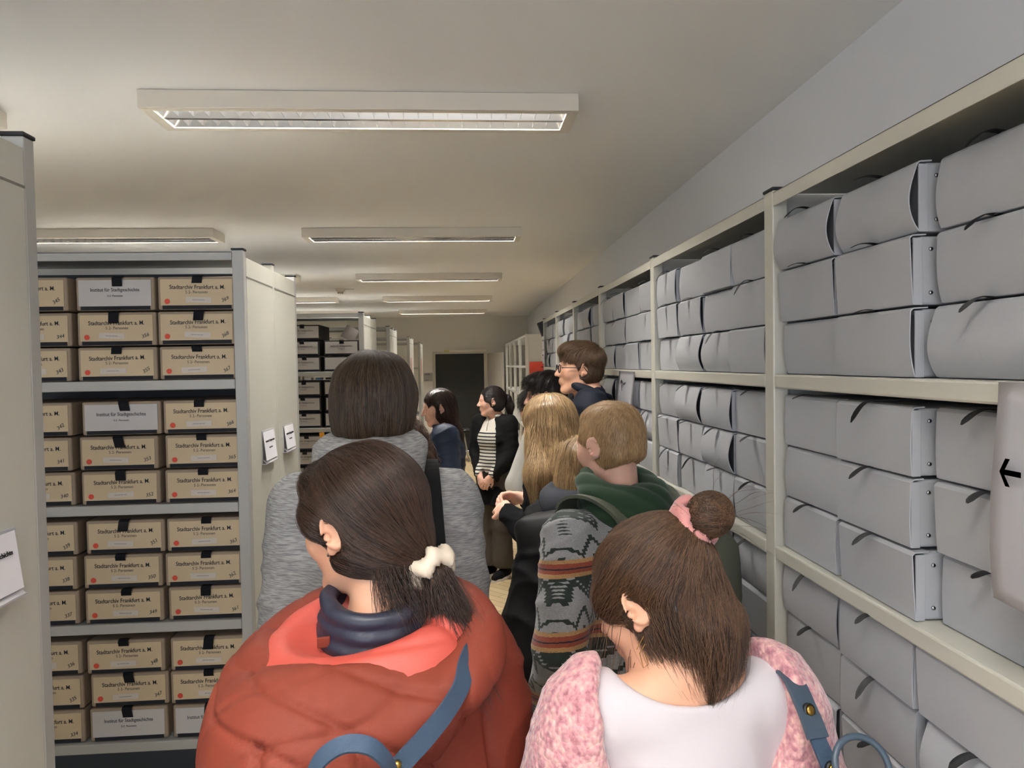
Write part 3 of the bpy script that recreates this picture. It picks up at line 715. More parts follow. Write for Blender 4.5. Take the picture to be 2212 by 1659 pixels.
class Person:
    def __init__(s,name,xy,rz,h,label,head=(0,0,0),hoff=(0,.035),w=1.,arms=None,fem=True,skin=None,hs=1.,detail=.0035,drop=0.,group=None,headf=1.):
        s.h=h; s.k=h/1.72; s.w=w; s.fem=fem; s.skin=skin or M_skin; s.hs=hs; s.detail=detail
        s.root=empty('person',(xy[0],xy[1],0),math.radians(rz),label,'person',group)
        k=s.k
        s.z=dict(ank=.075*k,knee=.47*k,hip=.88*k,pel=.93*k,waist=1.06*k,chest=1.25*k,sh=(1.395 if fem else 1.405)*k-drop,neck=1.45*k-drop)
        s.hc=np.array([hoff[0],hoff[1],h-.125*hs])        # head centre
        s.F=(rotm(*head),s.hc)
        sw=(.158 if fem else .178)*w*k
        s.sw=sw; s.hipx=.088*k
        A=arms or {}
        s.arm={}
        for sd,sg in (('L',-1),('R',1)):
            S=np.array([sg*sw,-.005,s.z['sh']])
            e,wr=A.get(sd,((sg*.05,-.03,-.27),(sg*-.02,.12,-.2)))
            E=S+np.array(e)*k; W=E+np.array(wr)*k; s.arm[sd]=(S,E,W)
    def frame(s,pad=.12):
        pts=[p for a in s.arm.values() for p in a]
        lo=np.minimum(np.min(pts,0),[-.2*s.k*s.w,-.16,0]); hi=np.maximum(np.max(pts,0),[.2*s.k*s.w,.18,s.h])
        return lo-pad,hi+pad
    def body(s,hands=False,legs=((0,0),(0,0)),lip=True,smile=0.,hand_pose=None):
        k=s.k;z=s.z;w=s.w;F=s.F;hs=s.hs
        lo,hi=s.frame(); lo[2]=-.03; lo[:2]=np.minimum(lo[:2],[-.3,-.2]); hi[:2]=np.maximum(hi[:2],[.3,.25])
        c=s.hc; d=s.detail
        W=[s.arm[q][2] for q in 'LR']
        hx=[(min(p[0],p[0])-.09,p[0]+.09,.0045 if hands else .006) for p in W]; hy=[(p[1]-.05,p[1]+.14,.0045 if hands else .006) for p in W]; hz=[(p[2]-.13,p[2]+.06,.0045 if hands else .006) for p in W]
        g=SDF(axis(lo[0],hi[0],.011,[(c[0]-.115*hs,c[0]+.115*hs,d)]+hx),axis(lo[1],hi[1],.011,[(c[1]-.125*hs,c[1]+.13*hs,d)]+hy),axis(lo[2],hi[2],.012,[(c[2]-.15*hs,c[2]+.13*hs,d)]+hz))
        # trunk
        g.cap((-.055*k*w,-.005,z['pel']),(.055*k*w,-.005,z['pel']),.105*k*w,k=.04,sq=(1,.95,1.1))
        g.ell((0,0,z['waist']),(.125*k*w,.095*k,.16*k),.05)
        g.ell((0,-.005,z['chest']),(.15*k*w,.105*k,.17*k),.05)
        if s.fem:
            for sx in (-1,1): g.ell((sx*.07*k,.075*k,z['chest']-.0*k),(.058*k,.05*k,.058*k),.03)
        g.cap((-s.sw*.85,-.01,z['sh']-.01),(s.sw*.85,-.01,z['sh']-.01),.052*k,k=.05)
        nb=np.array([0,-.012,z['neck']-.03]); hn=F[0]@np.array([0,-.022,-.065])*1.0+s.hc
        g.cap(nb,hn,.058*k if not s.fem else .05*k,.052*hs if not s.fem else .046*hs,k=.03)
        g.cap((-.07*k,-.02,z['sh']+.012),(0,-.02,z['neck']+.01),.035*k,.04*k,k=.04); g.cap((.07*k,-.02,z['sh']+.012),(0,-.02,z['neck']+.01),.035*k,.04*k,k=.04)
        # legs
        for sg,(dx,dy) in zip((-1,1),legs):
            H=(sg*s.hipx,0,z['hip']); K=(sg*s.hipx*.95+dx*.5,dy*.5+.015,z['knee']); A=(sg*s.hipx*.9+dx,dy-.01,z['ank'])
            g.cap(H,K,.083*k*w,.056*k,k=.03); g.cap(K,((K[0]+A[0])/2,(K[1]+A[1])/2-.015,(K[2]*.6+A[2]*.4)),.052*k,.052*k,k=.02); g.cap(((K[0]+A[0])/2,(K[1]+A[1])/2-.01,(K[2]*.6+A[2]*.4)),A,.05*k,.034*k,k=.02)
            g.cap((A[0],A[1]-.02,.045),(A[0],A[1]+.12*k,.03),.034*k,.024*k,k=.02)
        s.legs=legs
        for sd,sg in (('L',-1),('R',1)):
            S,E,Wr=s.arm[sd]; g.cap(S,E,.045*k,.037*k,k=.03); g.cap(E,E*.6+Wr*.4,.038*k,.036*k,k=.012); g.cap(E*.6+Wr*.4,Wr,.036*k,.025*k,k=.012)
            hp=(hand_pose or {}).get(sd,{}); s.hand(g,Wr,E,sg,**hp)
        s.headsdf(g,smile)
        me=g.mesh('body',s.skin)
        o=link(bpy.data.objects.new('body',me),s.root); s.bodyobj=o
        if lip: s.facial()
        return o
    def hand(s,g,W,E,sg,d=None,n=None,curl=.5,spread=.1):
        """palm, five fingers; d = finger direction, n = back-of-hand normal"""
        k=s.k; f=np.array(d if d is not None else (W-E)/np.linalg.norm(W-E),float); f/=np.linalg.norm(f)
        n=np.array(n if n is not None else (sg*1.,0,.1),float); n=n-f*(n@f); n/=np.linalg.norm(n)
        t=np.cross(f,n)*sg   # towards thumb side
        if t@np.array([0,1,.3])<0 and d is None: t=-t
        P=lambda a,b,c: W+f*a*k+t*b*k+n*c*k
        R=np.stack([t,f,n],1)
        g.cap(W,P(.03,0,0),.024*k,.026*k,k=.012)
        g.ell(P(.048,0,0),(.038*k,.045*k,.0145*k),.012,R=R)
        for j,(b,L) in enumerate(((.029,.068),(.010,.076),(-.010,.070),(-.028,.056))):
            a0=P(.082-.004*abs(j-1),b,0); c1=curl*.9; c2=curl*2.0; c3=curl*2.7; sp=(1.5-j)*spread
            p1=a0+(f*math.cos(c1)-n*math.sin(c1)+t*sp)*L*.45*k; p2=p1+(f*math.cos(c2)-n*math.sin(c2)+t*sp*.5)*L*.32*k; p3=p2+(f*math.cos(c3)-n*math.sin(c3))*L*.23*k
            g.cap(a0-f*.01*k,p1,.0093*k,.0086*k,k=.004); g.cap(p1,p2,.0086*k,.0078*k,k=.003); g.cap(p2,p3,.0078*k,.0066*k,k=.003)
        q0=P(.022,.026,-.004); q1=P(.05,.048,-.014); q2=P(.078,.052,-.024); g.cap(q0,q1,.013*k,.0105*k,k=.01); g.cap(q1,q2,.0105*k,.0085*k,k=.004)
    def headsdf(s,g,smile=0.):
        F=(s.F[0]*1.0,s.hc); q=s.hs; E=lambda c,r,k=.02,op='u',R=None: g.ell(np.array(c)*q,np.array(r)*q,k*q,op,F,R)
        C=lambda a,b,ra,rb=None,k=.01,op='u': g.cap(np.array(a)*q,np.array(b)*q,ra*q,(rb or ra)*q,k*q,op,F)
        m=0 if s.fem else 1
        E((0,-.013,.033),(.076,.095,.085),.02); E((0,.02,.01),(.066,.072,.085),.03)
        E((0,.03,-.035),(.056,.056,.065),.03)
        E((0,.028,-.07),(.041+.008*m,.048,.036),.025); E((0,.072,-.1+.003*(1-m)),(.020+.004*m,.019,.016),.022)
        for sx in (-1,1):
            C((sx*(.045+.006*m),.0,-.058),(sx*.02,.064,-.098),.014,.012,.03)     # jaw line
            E((sx*.038,.062,-.022),(.024,.022,.024),.025)              # cheek
            E((sx*.031,.094,.006),(.017,.012,.0125),.012,'s')          # eye socket
            E((sx*.031,.0765,.006),(.0165,.0125,.0105),.006)           # lids
            C((sx*.012,.089,.022),(sx*.046,.076,.024),.006,.005,.014)   # brow ridge
        C((0,.0875,.016),(0,.113,-.026),.0075,.0105,.012)               # nose bridge to tip
        for sx in (-1,1): E((sx*.0115,.099,-.030),(.008,.010,.0075),.006)
        E((0,.085,-.058),(.027,.014,.019),.014)                       # muzzle
        E((0,.0935,-.0545),(.0215+.004*smile,.0085,.0048),.004); E((0,.0925,-.0655),(.018+.003*smile,.0085,.0060),.004)
        C((-.023-.003*smile,.0905,-.0598+.004*smile),(.023+.003*smile,.0905,-.0598+.004*smile),.0016,.0016,.003,'s')
        C((-.012,.1025,-.0597),(.012,.1025,-.0597),.0022,.0022,.003,'s')
        # ears
        for sx in (-1,1):
            R=rotm(sx*-26,0,0)@np.array(Matrix.Rotation(math.radians(-12),3,'X')); MT=R@np.array([[0,0,1],[1,0,0],[0,1,0]],float)
            E((sx*.0775,-.006,-.003),(.0075,.0165,.029),.006,R=R)
            g.torus(np.array((sx*.0835,-.008,.003))*q,.0245*q,.0040*q,.003*q,F=F,M=MT,sq=(.66,1.0))
            E((sx*.0895,-.005,.004),(.0068,.0110,.0185),.004,'s',R=R)
            E((sx*.0875,.002,-.006),(.0075,.0065,.0085),.003,'s',R=R)
            E((sx*.0785,.003,-.0275),(.0055,.0085,.0095),.005,R=R)
            E((sx*.081,.0105,-.008),(.0038,.004,.006),.002,R=R)
    def H(s,p): return s.F[0]@(np.array(p)*s.hs)+s.hc
    def facial(s):
        q=s.hs; R4=Matrix([list(r)+[0] for r in s.F[0]]+[[0,0,0,1]])
        def sph(name,c,r,m,sc=(1,1,1),par=None):
            b=bmesh.new(); bmesh.ops.create_uvsphere(b,u_segments=20,v_segments=12,radius=1); me=bpy.data.meshes.new(name); 
            b.transform(Matrix.Translation(s.H(c))@R4@Matrix.Diagonal((r*sc[0]*q,r*sc[1]*q,r*sc[2]*q,1))); b.to_mesh(me); b.free(); me.materials.append(m); me.shade_smooth(); return link(bpy.data.objects.new(name,me),par or s.root)
        for sx in (-1,1):
            e=sph('eye',(sx*.031,.0772,.0055),.0125,M_eyew,(1,1,.52)); sph('iris',(sx*.031,.0842,.0055),.0056,M_eyed,(1,1.05,1),e)
            b=MB(); b.tube([tuple(s.H((sx*(.031+.0155*t),.0868-.006*abs(t)**2-.004*max(0,t)*1,.0105-.004*t*t))) for t in np.linspace(-1,1,9)],[.0006,.001,.0012,.0013,.0013,.0013,.0012,.001,.0006],6); b.obj('eyelash_line',M_eyed,s.root,True)
            b=MB(); b.tube([tuple(s.H((sx*(.012+.038*t),.0885-.015*t*t-.002*t,.0285+.006*math.sin(t*2.4)))) for t in np.linspace(0,1,9)],[.0016,.0024,.0027,.0027,.0025,.0022,.0018,.0013,.0006],6); b.obj('eyebrow',s.browmat if hasattr(s,'browmat') else M_eyed,s.root,True)
        for z_,hh in ((-.0545,.0040),(-.0655,.0050)):
            b=bmesh.new(); bmesh.ops.create_uvsphere(b,u_segments=18,v_segments=10,radius=1)
            b.transform(Matrix.Translation(s.H((0,.0905,z_)))@R4@Matrix.Diagonal((.0195*q,.0108*q,hh*1.05*q,1))); me=bpy.data.meshes.new('lip'); b.to_mesh(me); b.free(); me.materials.append(M_lip); me.shade_smooth(); link(bpy.data.objects.new('lip',me),s.root)
    # ---- clothes
    def top(s,name,m,t=.018,hem=.84,sleeve=1.,res=.008,cuff=True,neck=.075,flare=.0,amp=.006,fs=(18,10,30),ph=0,extra=None,sq=1.,sl_t=None,post=None,neckz=None,torso=1.):
        k=s.k;z=s.z;w=s.w; lo,hi=s.frame(.16); hemz=hem*s.h/1.72 if hem>.5 else hem
        st=sl_t if sl_t is not None else t*1.1
        minw=min([s.arm[q][2][2] for q in 'LR'])
        g=SDF(axis(lo[0],hi[0],res),axis(lo[1]-.08,hi[1],res),axis(min(hemz,minw)-.12,z['neck']+.14,res))
        g.cap((-.05*k*w,-.005,hemz-.05),(.05*k*w,-.005,hemz-.05),(.105*k*w+t+flare),k=.04,sq=(1,.88,1))
        g.chain([(0,-.0,hemz-.05),(0,0,z['waist'])],[.14*k*w*torso+t+flare,.135*k*w*torso+t],.05,sq=(1,.80,1))
        g.ell((0,0,z['waist']),(.13*k*w+t,.1*k+t,.17*k),.05)
        g.ell((0,-.005,z['chest']),(.155*k*w+t,.11*k+t,.19*k),.05)
        if s.fem: g.ell((0,.08*k,z['chest']),(.12*k,.05*k+t*.6,.07*k),.05)
        g.cap((-s.sw*.85,-.01,z['sh']-.012),(s.sw*.85,-.01,z['sh']-.012),.054*k+t*.8,k=.05)
        g.cap((-.08*k,-.02,z['sh']+.0),(0,-.02,z['neck']-.01),.04*k+t*.6,.045*k+t*.5,k=.04); g.cap((.08*k,-.02,z['sh']+.0),(0,-.02,z['neck']-.01),.04*k+t*.6,.045*k+t*.5,k=.04)
        for sd in 'LR':
            S,E,Wr=s.arm[sd]; g.cap(S,E,.047*k+st,(.040*k+st)*sleeve,k=.035); We=Wr+(E-Wr)*.06
            g.cap(E,We,(.040*k+st)*sleeve,.029*k+st*.75,k=.02)
        if extra: extra(g)
        g.cut((0,0,-1),-hemz,lo=[-9,-9,hemz-.4],hi=[9,9,hemz+.03]) if minw>hemz+.02 else g.cut((0,0,-1),-hemz,lo=[-(.2*k*w+t+flare),-9,-1],hi=[.2*k*w+t+flare,9,hemz+.03])
        # neck opening
        nz=neckz if neckz is not None else z['neck']-.01
        g.ell((0,.01,nz+.05),(neck,neck,.07),.01,'s')
        for sd in 'LR':
            S,E,Wr=s.arm[sd]; d=(Wr-E)/np.linalg.norm(Wr-E); c=Wr+d*.01; g.cut(d,float(c@d),lo=c-.07,hi=c+.09)
        if post: post(g)
        o=link(bpy.data.objects.new(name,g.mesh(name,m,folds(amp,fs,ph) if amp else None)),s.root); return o
    def trousers(s,m,t=.012,flare=.02,hem=.09,waist=1.0,res=.010,name='trousers',amp=.005):
        k=s.k;z=s.z;w=s.w; xs=axis(-.32,.32,res); ys=axis(-.3,.3,res); g=SDF(xs,ys,axis(hem-.05,waist*k+.06,res))
        g.cap((-.055*k*w,-.005,z['pel']),(.055*k*w,-.005,z['pel']),.107*k*w+t,k=.04,sq=(1,.95,1.1))
        for sg,(dx,dy) in zip((-1,1),s.legs):
            H=(sg*s.hipx,0,z['hip']); K=(sg*s.hipx*.95+dx*.5,dy*.5+.015,z['knee']); A=(sg*s.hipx*.9+dx,dy-.005,hem-.03)
            g.cap(H,K,.086*k*w+t,.058*k+t+flare*.4,k=.03); g.cap(K,A,.058*k+t+flare*.4,.045*k+t+flare,k=.02)
        g.cut((0,0,-1),-hem); g.cut((0,0,1),waist*k)
        return link(bpy.data.objects.new(name,g.mesh(name,m,folds(amp,(10,10,22),1))),s.root)
    def shoes(s,m,sole=None):
        k=s.k
        for sg,(dx,dy) in zip((-1,1),s.legs):
            x=sg*s.hipx*.9+dx; y=dy-.01
            g=SDF(axis(x-.08,x+.08,.006),axis(y-.12,y+.24,.007),axis(-.01,.14,.006))
            g.cap((x,y-.03,.05),(x,y+.1*k,.036),.042,.034,k=.02); g.cap((x,y+.1*k,.034),(x,y+.155*k,.03),.04,.028,k=.02); g.cap((x,y-.01,.06),(x,y-.01,.11),.042,.045,k=.02); g.cut((0,0,-1),-.012)
            o=link(bpy.data.objects.new('shoe',g.mesh('shoe',m)),s.root)
            b=MB(); pts=[(x+.043*math.cos(a)*(1 if math.sin(a)<0 else .95),y+.055*k+(.128*k)*math.sin(a)) for a in np.linspace(0,2*math.pi,24,endpoint=False)]
            b.prism([(p[0],p[1],.001) for p in pts],(0,0,.02)); b.obj('sole',sole or M_paper,o)
    # ---- hair
    def scalp(s,th=.012,extra=None,res=.0045,lo=(-.16,-.2,-.2),hi=(.16,.16,.17),hairline=True,earcut=True,napez=-.06,face=None,disp=None,name='hair'):
        q=s.hs; R,c=s.F
        cs=[c+R@np.array([a,b,d])*q for a in (lo[0],hi[0]) for b in (lo[1],hi[1]) for d in (lo[2],hi[2])]; L=np.min(cs,0); Hh=np.max(cs,0)
        g=SDF(axis(L[0],Hh[0],res),axis(L[1],Hh[1],res),axis(L[2],Hh[2],res)); F=s.F
        E=lambda c_,r,k=.02,op='u',R_=None: g.ell(np.array(c_)*q,np.array(r)*q,k*q,op,F,R_)
        E((0,-.013,.033),(.076+th,.095+th,.085+th),.02); E((0,-.02,-.02),(.070+th*.7,.085+th*.7,.075),.02)
        if hairline:
            E((0,.118,-.02),face or (.105,.062,.088),.012,'s')
            for sx in (-1,1): E((sx*.075,.058,-.045),(.035,.042,.075),.008,'s')
        if napez is not None: g.cut((0,-.35,-1),-napez*q+0*q,k=.01,F=(F[0],F[1]))
        if extra: extra(g,E)
        if earcut:
            for sx in (-1,1): E((sx*.097,-.002,-.012),(.034,.025,.034),.008,'s')
        return g.mesh(name,None,disp)
def scrunchie(name,c,Rm,R,r,m,parent,lobes=9,amp=.35,sq=1.):
    b=bmesh.new(); nu,nv=54,14; Rm=Matrix([list(x) for x in Rm]); c=Vector(c); ring=[]
    for i in range(nu):
        a=2*math.pi*i/nu; rr=r*(1+amp*math.sin(lobes*a+.6*math.sin(3*a))); zz=r*.35*math.sin(5*a+1)
        ring.append([b.verts.new(c+Rm@Vector(((R+rr*math.cos(v)*.8)*math.cos(a),(R+rr*math.cos(v)*.8)*math.sin(a)*sq,zz+rr*(1+.16*math.sin(17*a+3*v))*math.sin(v)))) for v in [2*math.pi*j/nv for j in range(nv)]])
    for i in range(nu):
        for j in range(nv): b.faces.new((ring[i][j],ring[(i+1)%nu][j],ring[(i+1)%nu][(j+1)%nv],ring[i][(j+1)%nv]))
    bmesh.ops.recalc_face_normals(b,faces=b.faces)
    me=bpy.data.meshes.new(name); b.to_mesh(me); b.free(); me.materials.append(m); me.shade_smooth(); return link(bpy.data.objects.new(name,me),parent)
# ------------------------------------------------------------------ hair colours
H_dark=hairmat('hair_dark_brown',(30,21,17),(78,54,40),.36)
H_brown=hairmat('hair_brown',(44,31,23),(112,80,54),.4)
H_bob=hairmat('hair_brown_bob',(40,30,24),(98,78,58),.4)
H_fair=hairmat('hair_fair',(138,106,70),(228,192,140),.45)
H_blond=hairmat('hair_long_blond',(124,98,66),(218,184,134),.4)
H_black=hairmat('hair_black_brown',(16,12,12),(48,34,30),.4)
H_curl=hairmat('hair_curly_brown',(34,22,16),(104,72,48),.4)
H_mid=hairmat('hair_mid_brown',(62,45,32),(132,102,72),.42)
# ------------------------------------------------------------------ fabrics
M_rust=mat('rust_puffer_cloth',(122,53,38),.62,noise=.04,nscale=40,bump=.25,bscale=900,spec=.25)
M_coral=mat('coral_lining',(186,76,64),.55,bump=.1,bscale=600)
M_navyp=mat('navy_puffer_collar',(40,44,60),.45)
M_cream=mat('cream_satin',(218,204,184),.5,bump=.2,bscale=120)
M_pinks=mat('pink_velvet',(206,140,136),.6,sheen=.4)
M_tee=mat('white_tee',(208,200,204),.8,bump=.1,bscale=700)
M_bwool=mat('black_wool',(17,17,20),.95,bump=.6,bscale=260,spec=.15)
M_black=mat('black_cloth',(14,14,16),.8,spec=.2,bump=.2,bscale=400)
M_blknyl=mat('black_nylon',(16,16,18),.6,spec=.3,bump=.15,bscale=300)
M_navy=mat('navy_cloth',(17,22,36),.7,spec=.25,bump=.2,bscale=300)
M_navyb=mat('navy_blue_jacket',(18,34,62),.6)
M_navyh=mat('navy_hood_cotton',(19,23,36),.85,bump=.3,bscale=400)
M_green=mat('dark_green_fleece',(36,62,40),.9,bump=.3,bscale=400,sheen=.2)
M_olive=mat('olive_pack',(84,88,74),.75,bump=.4,bscale=500)
M_jeansl=mat('light_jeans',(150,156,170),.85,noise=.06,nscale=14,bump=.3,bscale=500)
M_jeansd=mat('dark_jeans',(48,56,70),.85,noise=.1,nscale=14,bump=.3,bscale=500)
M_brownt=mat('brown_trousers',(66,58,50),.85)
M_whitep=mat('white_puffer',(222,220,214),.6)
M_creamk=mat('cream_knit',(206,200,188),.85)
M_bluew=mat('slate_blue_webbing',(52,72,94),.65,bump=.5,bscale=700)
M_slate=mat('slate_blue_leather',(66,80,94),.45)
M_brass=mat('brass_snap',(176,142,70),.3,metal=1)
M_gold=mat('gold_wire',(200,170,110),.25,metal=1)
M_beige=mat('beige_shoe',(200,190,165),.7)
def heather():
    m=mat('grey_heather_jersey',(150,152,158),.9,bump=.25,bscale=500)
    N=m.node_tree.nodes; L=m.node_tree.links; b=N['Principled BSDF']
    tc=N.new('ShaderNodeTexCoord'); mp=N.new('ShaderNodeMapping'); mp.inputs['Scale'].default_value=(18,18,190)
    n=N.new('ShaderNodeTexNoise'); n.inputs['Scale'].default_value=2.5; n.inputs['Detail'].default_value=5
    r=N.new('ShaderNodeValToRGB'); r.color_ramp.elements[0].position=.35; r.color_ramp.elements[0].color=lin(122,122,124); r.color_ramp.elements[1].position=.65; r.color_ramp.elements[1].color=lin(174,173,172)
    L.new(tc.outputs['Object'],mp.inputs[0]); L.new(mp.outputs[0],n.inputs[0]); L.new(n.outputs[0],r.inputs[0]); L.new(r.outputs[0],b.inputs['Base Color']); return m
def knit():
    m=mat('pink_mohair_knit',(206,150,150),.95,sheen=.6)
    N=m.node_tree.nodes; L=m.node_tree.links; b=N['Principled BSDF']
    tc=N.new('ShaderNodeTexCoord'); mp=N.new('ShaderNodeMapping'); mp.inputs['Scale'].default_value=(1,1,.85)
    v=N.new('ShaderNodeTexVoronoi'); v.inputs['Scale'].default_value=130
    n=N.new('ShaderNodeTexNoise'); n.inputs['Scale'].default_value=95; n.inputs['Detail'].default_value=5
    r=N.new('ShaderNodeValToRGB'); e=r.color_ramp.elements; e[0].position=.3; e[0].color=lin(168,108,118); e[1].position=.72; e[1].color=lin(240,196,184)
    q=e.new(.5); q.color=lin(214,154,158)
    L.new(tc.outputs['Object'],mp.inputs[0]); L.new(mp.outputs[0],v.inputs['Vector']); L.new(mp.outputs[0],n.inputs['Vector'])
    L.new(n.outputs[0],r.inputs[0]); L.new(r.outputs[0],b.inputs['Base Color'])
    bp=N.new('ShaderNodeBump'); bp.inputs['Strength'].default_value=.9; bp.inputs['Distance'].default_value=.004; bp.invert=True
    L.new(v.outputs['Distance'],bp.inputs['Height']); L.new(bp.outputs[0],b.inputs['Normal']); return m
def zigzag():
    """woven stripes with stepped points, heather grey, black-green, rust, tan and navy"""
    m=bpy.data.materials.new('patterned_wool'); m.use_nodes=True; N=m.node_tree.nodes; L=m.node_tree.links; b=N['Principled BSDF']; b.inputs['Roughness'].default_value=.95; b.inputs['Sheen Weight'].default_value=.2
    tc=N.new('ShaderNodeTexCoord'); sp=N.new('ShaderNodeSeparateXYZ'); L.new(tc.outputs['Object'],sp.inputs[0])
    def M(op,a,b_=None,c=None):
        k=N.new('ShaderNodeMath'); k.operation=op
        for i,v in enumerate((a,b_,c)):
            if v is None: continue
            if isinstance(v,(int,float)): k.inputs[i].default_value=v
            else: L.new(v,k.inputs[i])
        return k.outputs[0]
    ang=M('ADD',M('MULTIPLY',sp.outputs[0],1.0),M('MULTIPLY',sp.outputs[1],.8))
    tri=M('PINGPONG',M('MULTIPLY',ang,1),.030)          # points along the cloth
    st=M('MULTIPLY',M('SNAP',tri,.0055),1.5)
    ns=N.new('ShaderNodeTexNoise'); ns.inputs['Scale'].default_value=120; L.new(tc.outputs['Object'],ns.inputs[0])
    z=M('ADD',M('ADD',M('ADD',sp.outputs[2],.155),M('MULTIPLY',sp.outputs[1],.15)),M('MULTIPLY',ns.outputs[0],.004))
    fz=M('FRACT',M('DIVIDE',z,.17)); zz=M('FRACT',M('DIVIDE',M('ADD',z,st),.17))
    def ramp(f,stops):
        r=N.new('ShaderNodeValToRGB'); r.color_ramp.interpolation='CONSTANT'; e=r.color_ramp.elements
        while len(e)<len(stops): e.new(.5)
        for q,(p,c) in zip(e,stops): q.position=p; q.color=lin(*c)
        L.new(f,r.inputs[0]); return r.outputs[0]
    G=(150,150,152);K=(40,50,45);R_=(140,66,48);T=(172,132,88);B=(30,32,48)
    base=ramp(zz,[(0,K),(.30,G),(.50,K),(.58,G),(.86,K),(.97,G)])
    strp=ramp(fz,[(0,T),(.06,R_),(.115,B),(.135,R_),(.20,T),(.26,K)])
    sel=M('LESS_THAN',fz,.26)
    mx=N.new('ShaderNodeMix'); mx.data_type='RGBA'; L.new(sel,mx.inputs[0]); L.new(base,mx.inputs[6]); L.new(strp,mx.inputs[7])
    n2=N.new('ShaderNodeTexNoise'); n2.inputs['Scale'].default_value=320; L.new(tc.outputs['Object'],n2.inputs[0])
    m2=N.new('ShaderNodeMix'); m2.data_type='RGBA'; m2.blend_type='MULTIPLY'; m2.inputs[0].default_value=.6; L.new(mx.outputs[2],m2.inputs[6]); L.new(n2.outputs[0],m2.inputs[7])
    m3=N.new('ShaderNodeMix'); m3.data_type='RGBA'; m3.blend_type='ADD'; m3.inputs[0].default_value=.35; L.new(m2.outputs[2],m3.inputs[6]); L.new(m2.outputs[2],m3.inputs[7])
    L.new(m3.outputs[2],b.inputs['Base Color'])
    bp=N.new('ShaderNodeBump'); bp.inputs['Strength'].default_value=.4; bp.inputs['Distance'].default_value=.002; L.new(n2.outputs[0],bp.inputs['Height']); L.new(bp.outputs[0],b.inputs['Normal'])
    return m
def breton():
    m=mat('striped_knit',(206,200,188),.85); N=m.node_tree.nodes; L=m.node_tree.links; b=N['Principled BSDF']
    tc=N.new('ShaderNodeTexCoord'); sp=N.new('ShaderNodeSeparateXYZ'); L.new(tc.outputs['Object'],sp.inputs[0])
    d=N.new('ShaderNodeMath'); d.operation='DIVIDE'; L.new(sp.outputs[2],d.inputs[0]); d.inputs[1].default_value=.027
    f=N.new('ShaderNodeMath'); f.operation='FRACT'; L.new(d.outputs[0],f.inputs[0])
    a=N.new('ShaderNodeMath'); a.operation='LESS_THAN'; L.new(f.outputs[0],a.inputs[0]); a.inputs[1].default_value=.38
    c=N.new('ShaderNodeMath'); c.operation='LESS_THAN'; L.new(sp.outputs[2],c.inputs[0]); c.inputs[1].default_value=1.2
    e=N.new('ShaderNodeMath'); e.operation='MULTIPLY'; L.new(a.outputs[0],e.inputs[0]); L.new(c.outputs[0],e.inputs[1])
    mx=N.new('ShaderNodeMix'); mx.data_type='RGBA'; mx.inputs[6].default_value=lin(206,200,188); mx.inputs[7].default_value=lin(28,28,34)
    L.new(e.outputs[0],mx.inputs[0]); L.new(mx.outputs[2],b.inputs['Base Color']); return m
M_heather=heather(); M_knit=knit(); M_zig=zigzag(); M_breton=breton()
V3=lambda a:Vector([float(x) for x in a])
def toward(T,down=0.):
    T=V3(T)
    def f(p,u,n):
        d=T-p
        return None if d.length<.018 else d.normalized()+Vector((0,0,-down))
    return f
def hood_roll(s,m,name,c,R,r,tilt=(0,0,0),sq=(1.,.85),res=.006,bag=None,amp=.006,fs=(22,14,18),cutneck=None,extra=None):
    """thick rolled hood or collar lying round the neck"""
    c=np.array(c,float); e=R*max(sq)+r+.14; g=SDF(axis(c[0]-e,c[0]+e,res),axis(c[1]-e,c[1]+e,res),axis(c[2]-.26,c[2]+.16,res))
    g.torus(c,R,r,0.01,M=rotm(*tilt),sq=sq)
    if bag:
        for (bc,br) in bag: g.ell(np.array(bc)+c,br,.05)
    if extra: extra(g,c)
    if cutneck: g.ell(c+np.array(cutneck[0]),cutneck[1],.015,'s')
    return link(bpy.data.objects.new(name,g.mesh(name,m,folds(amp,fs,2) if amp else None)),s.root)
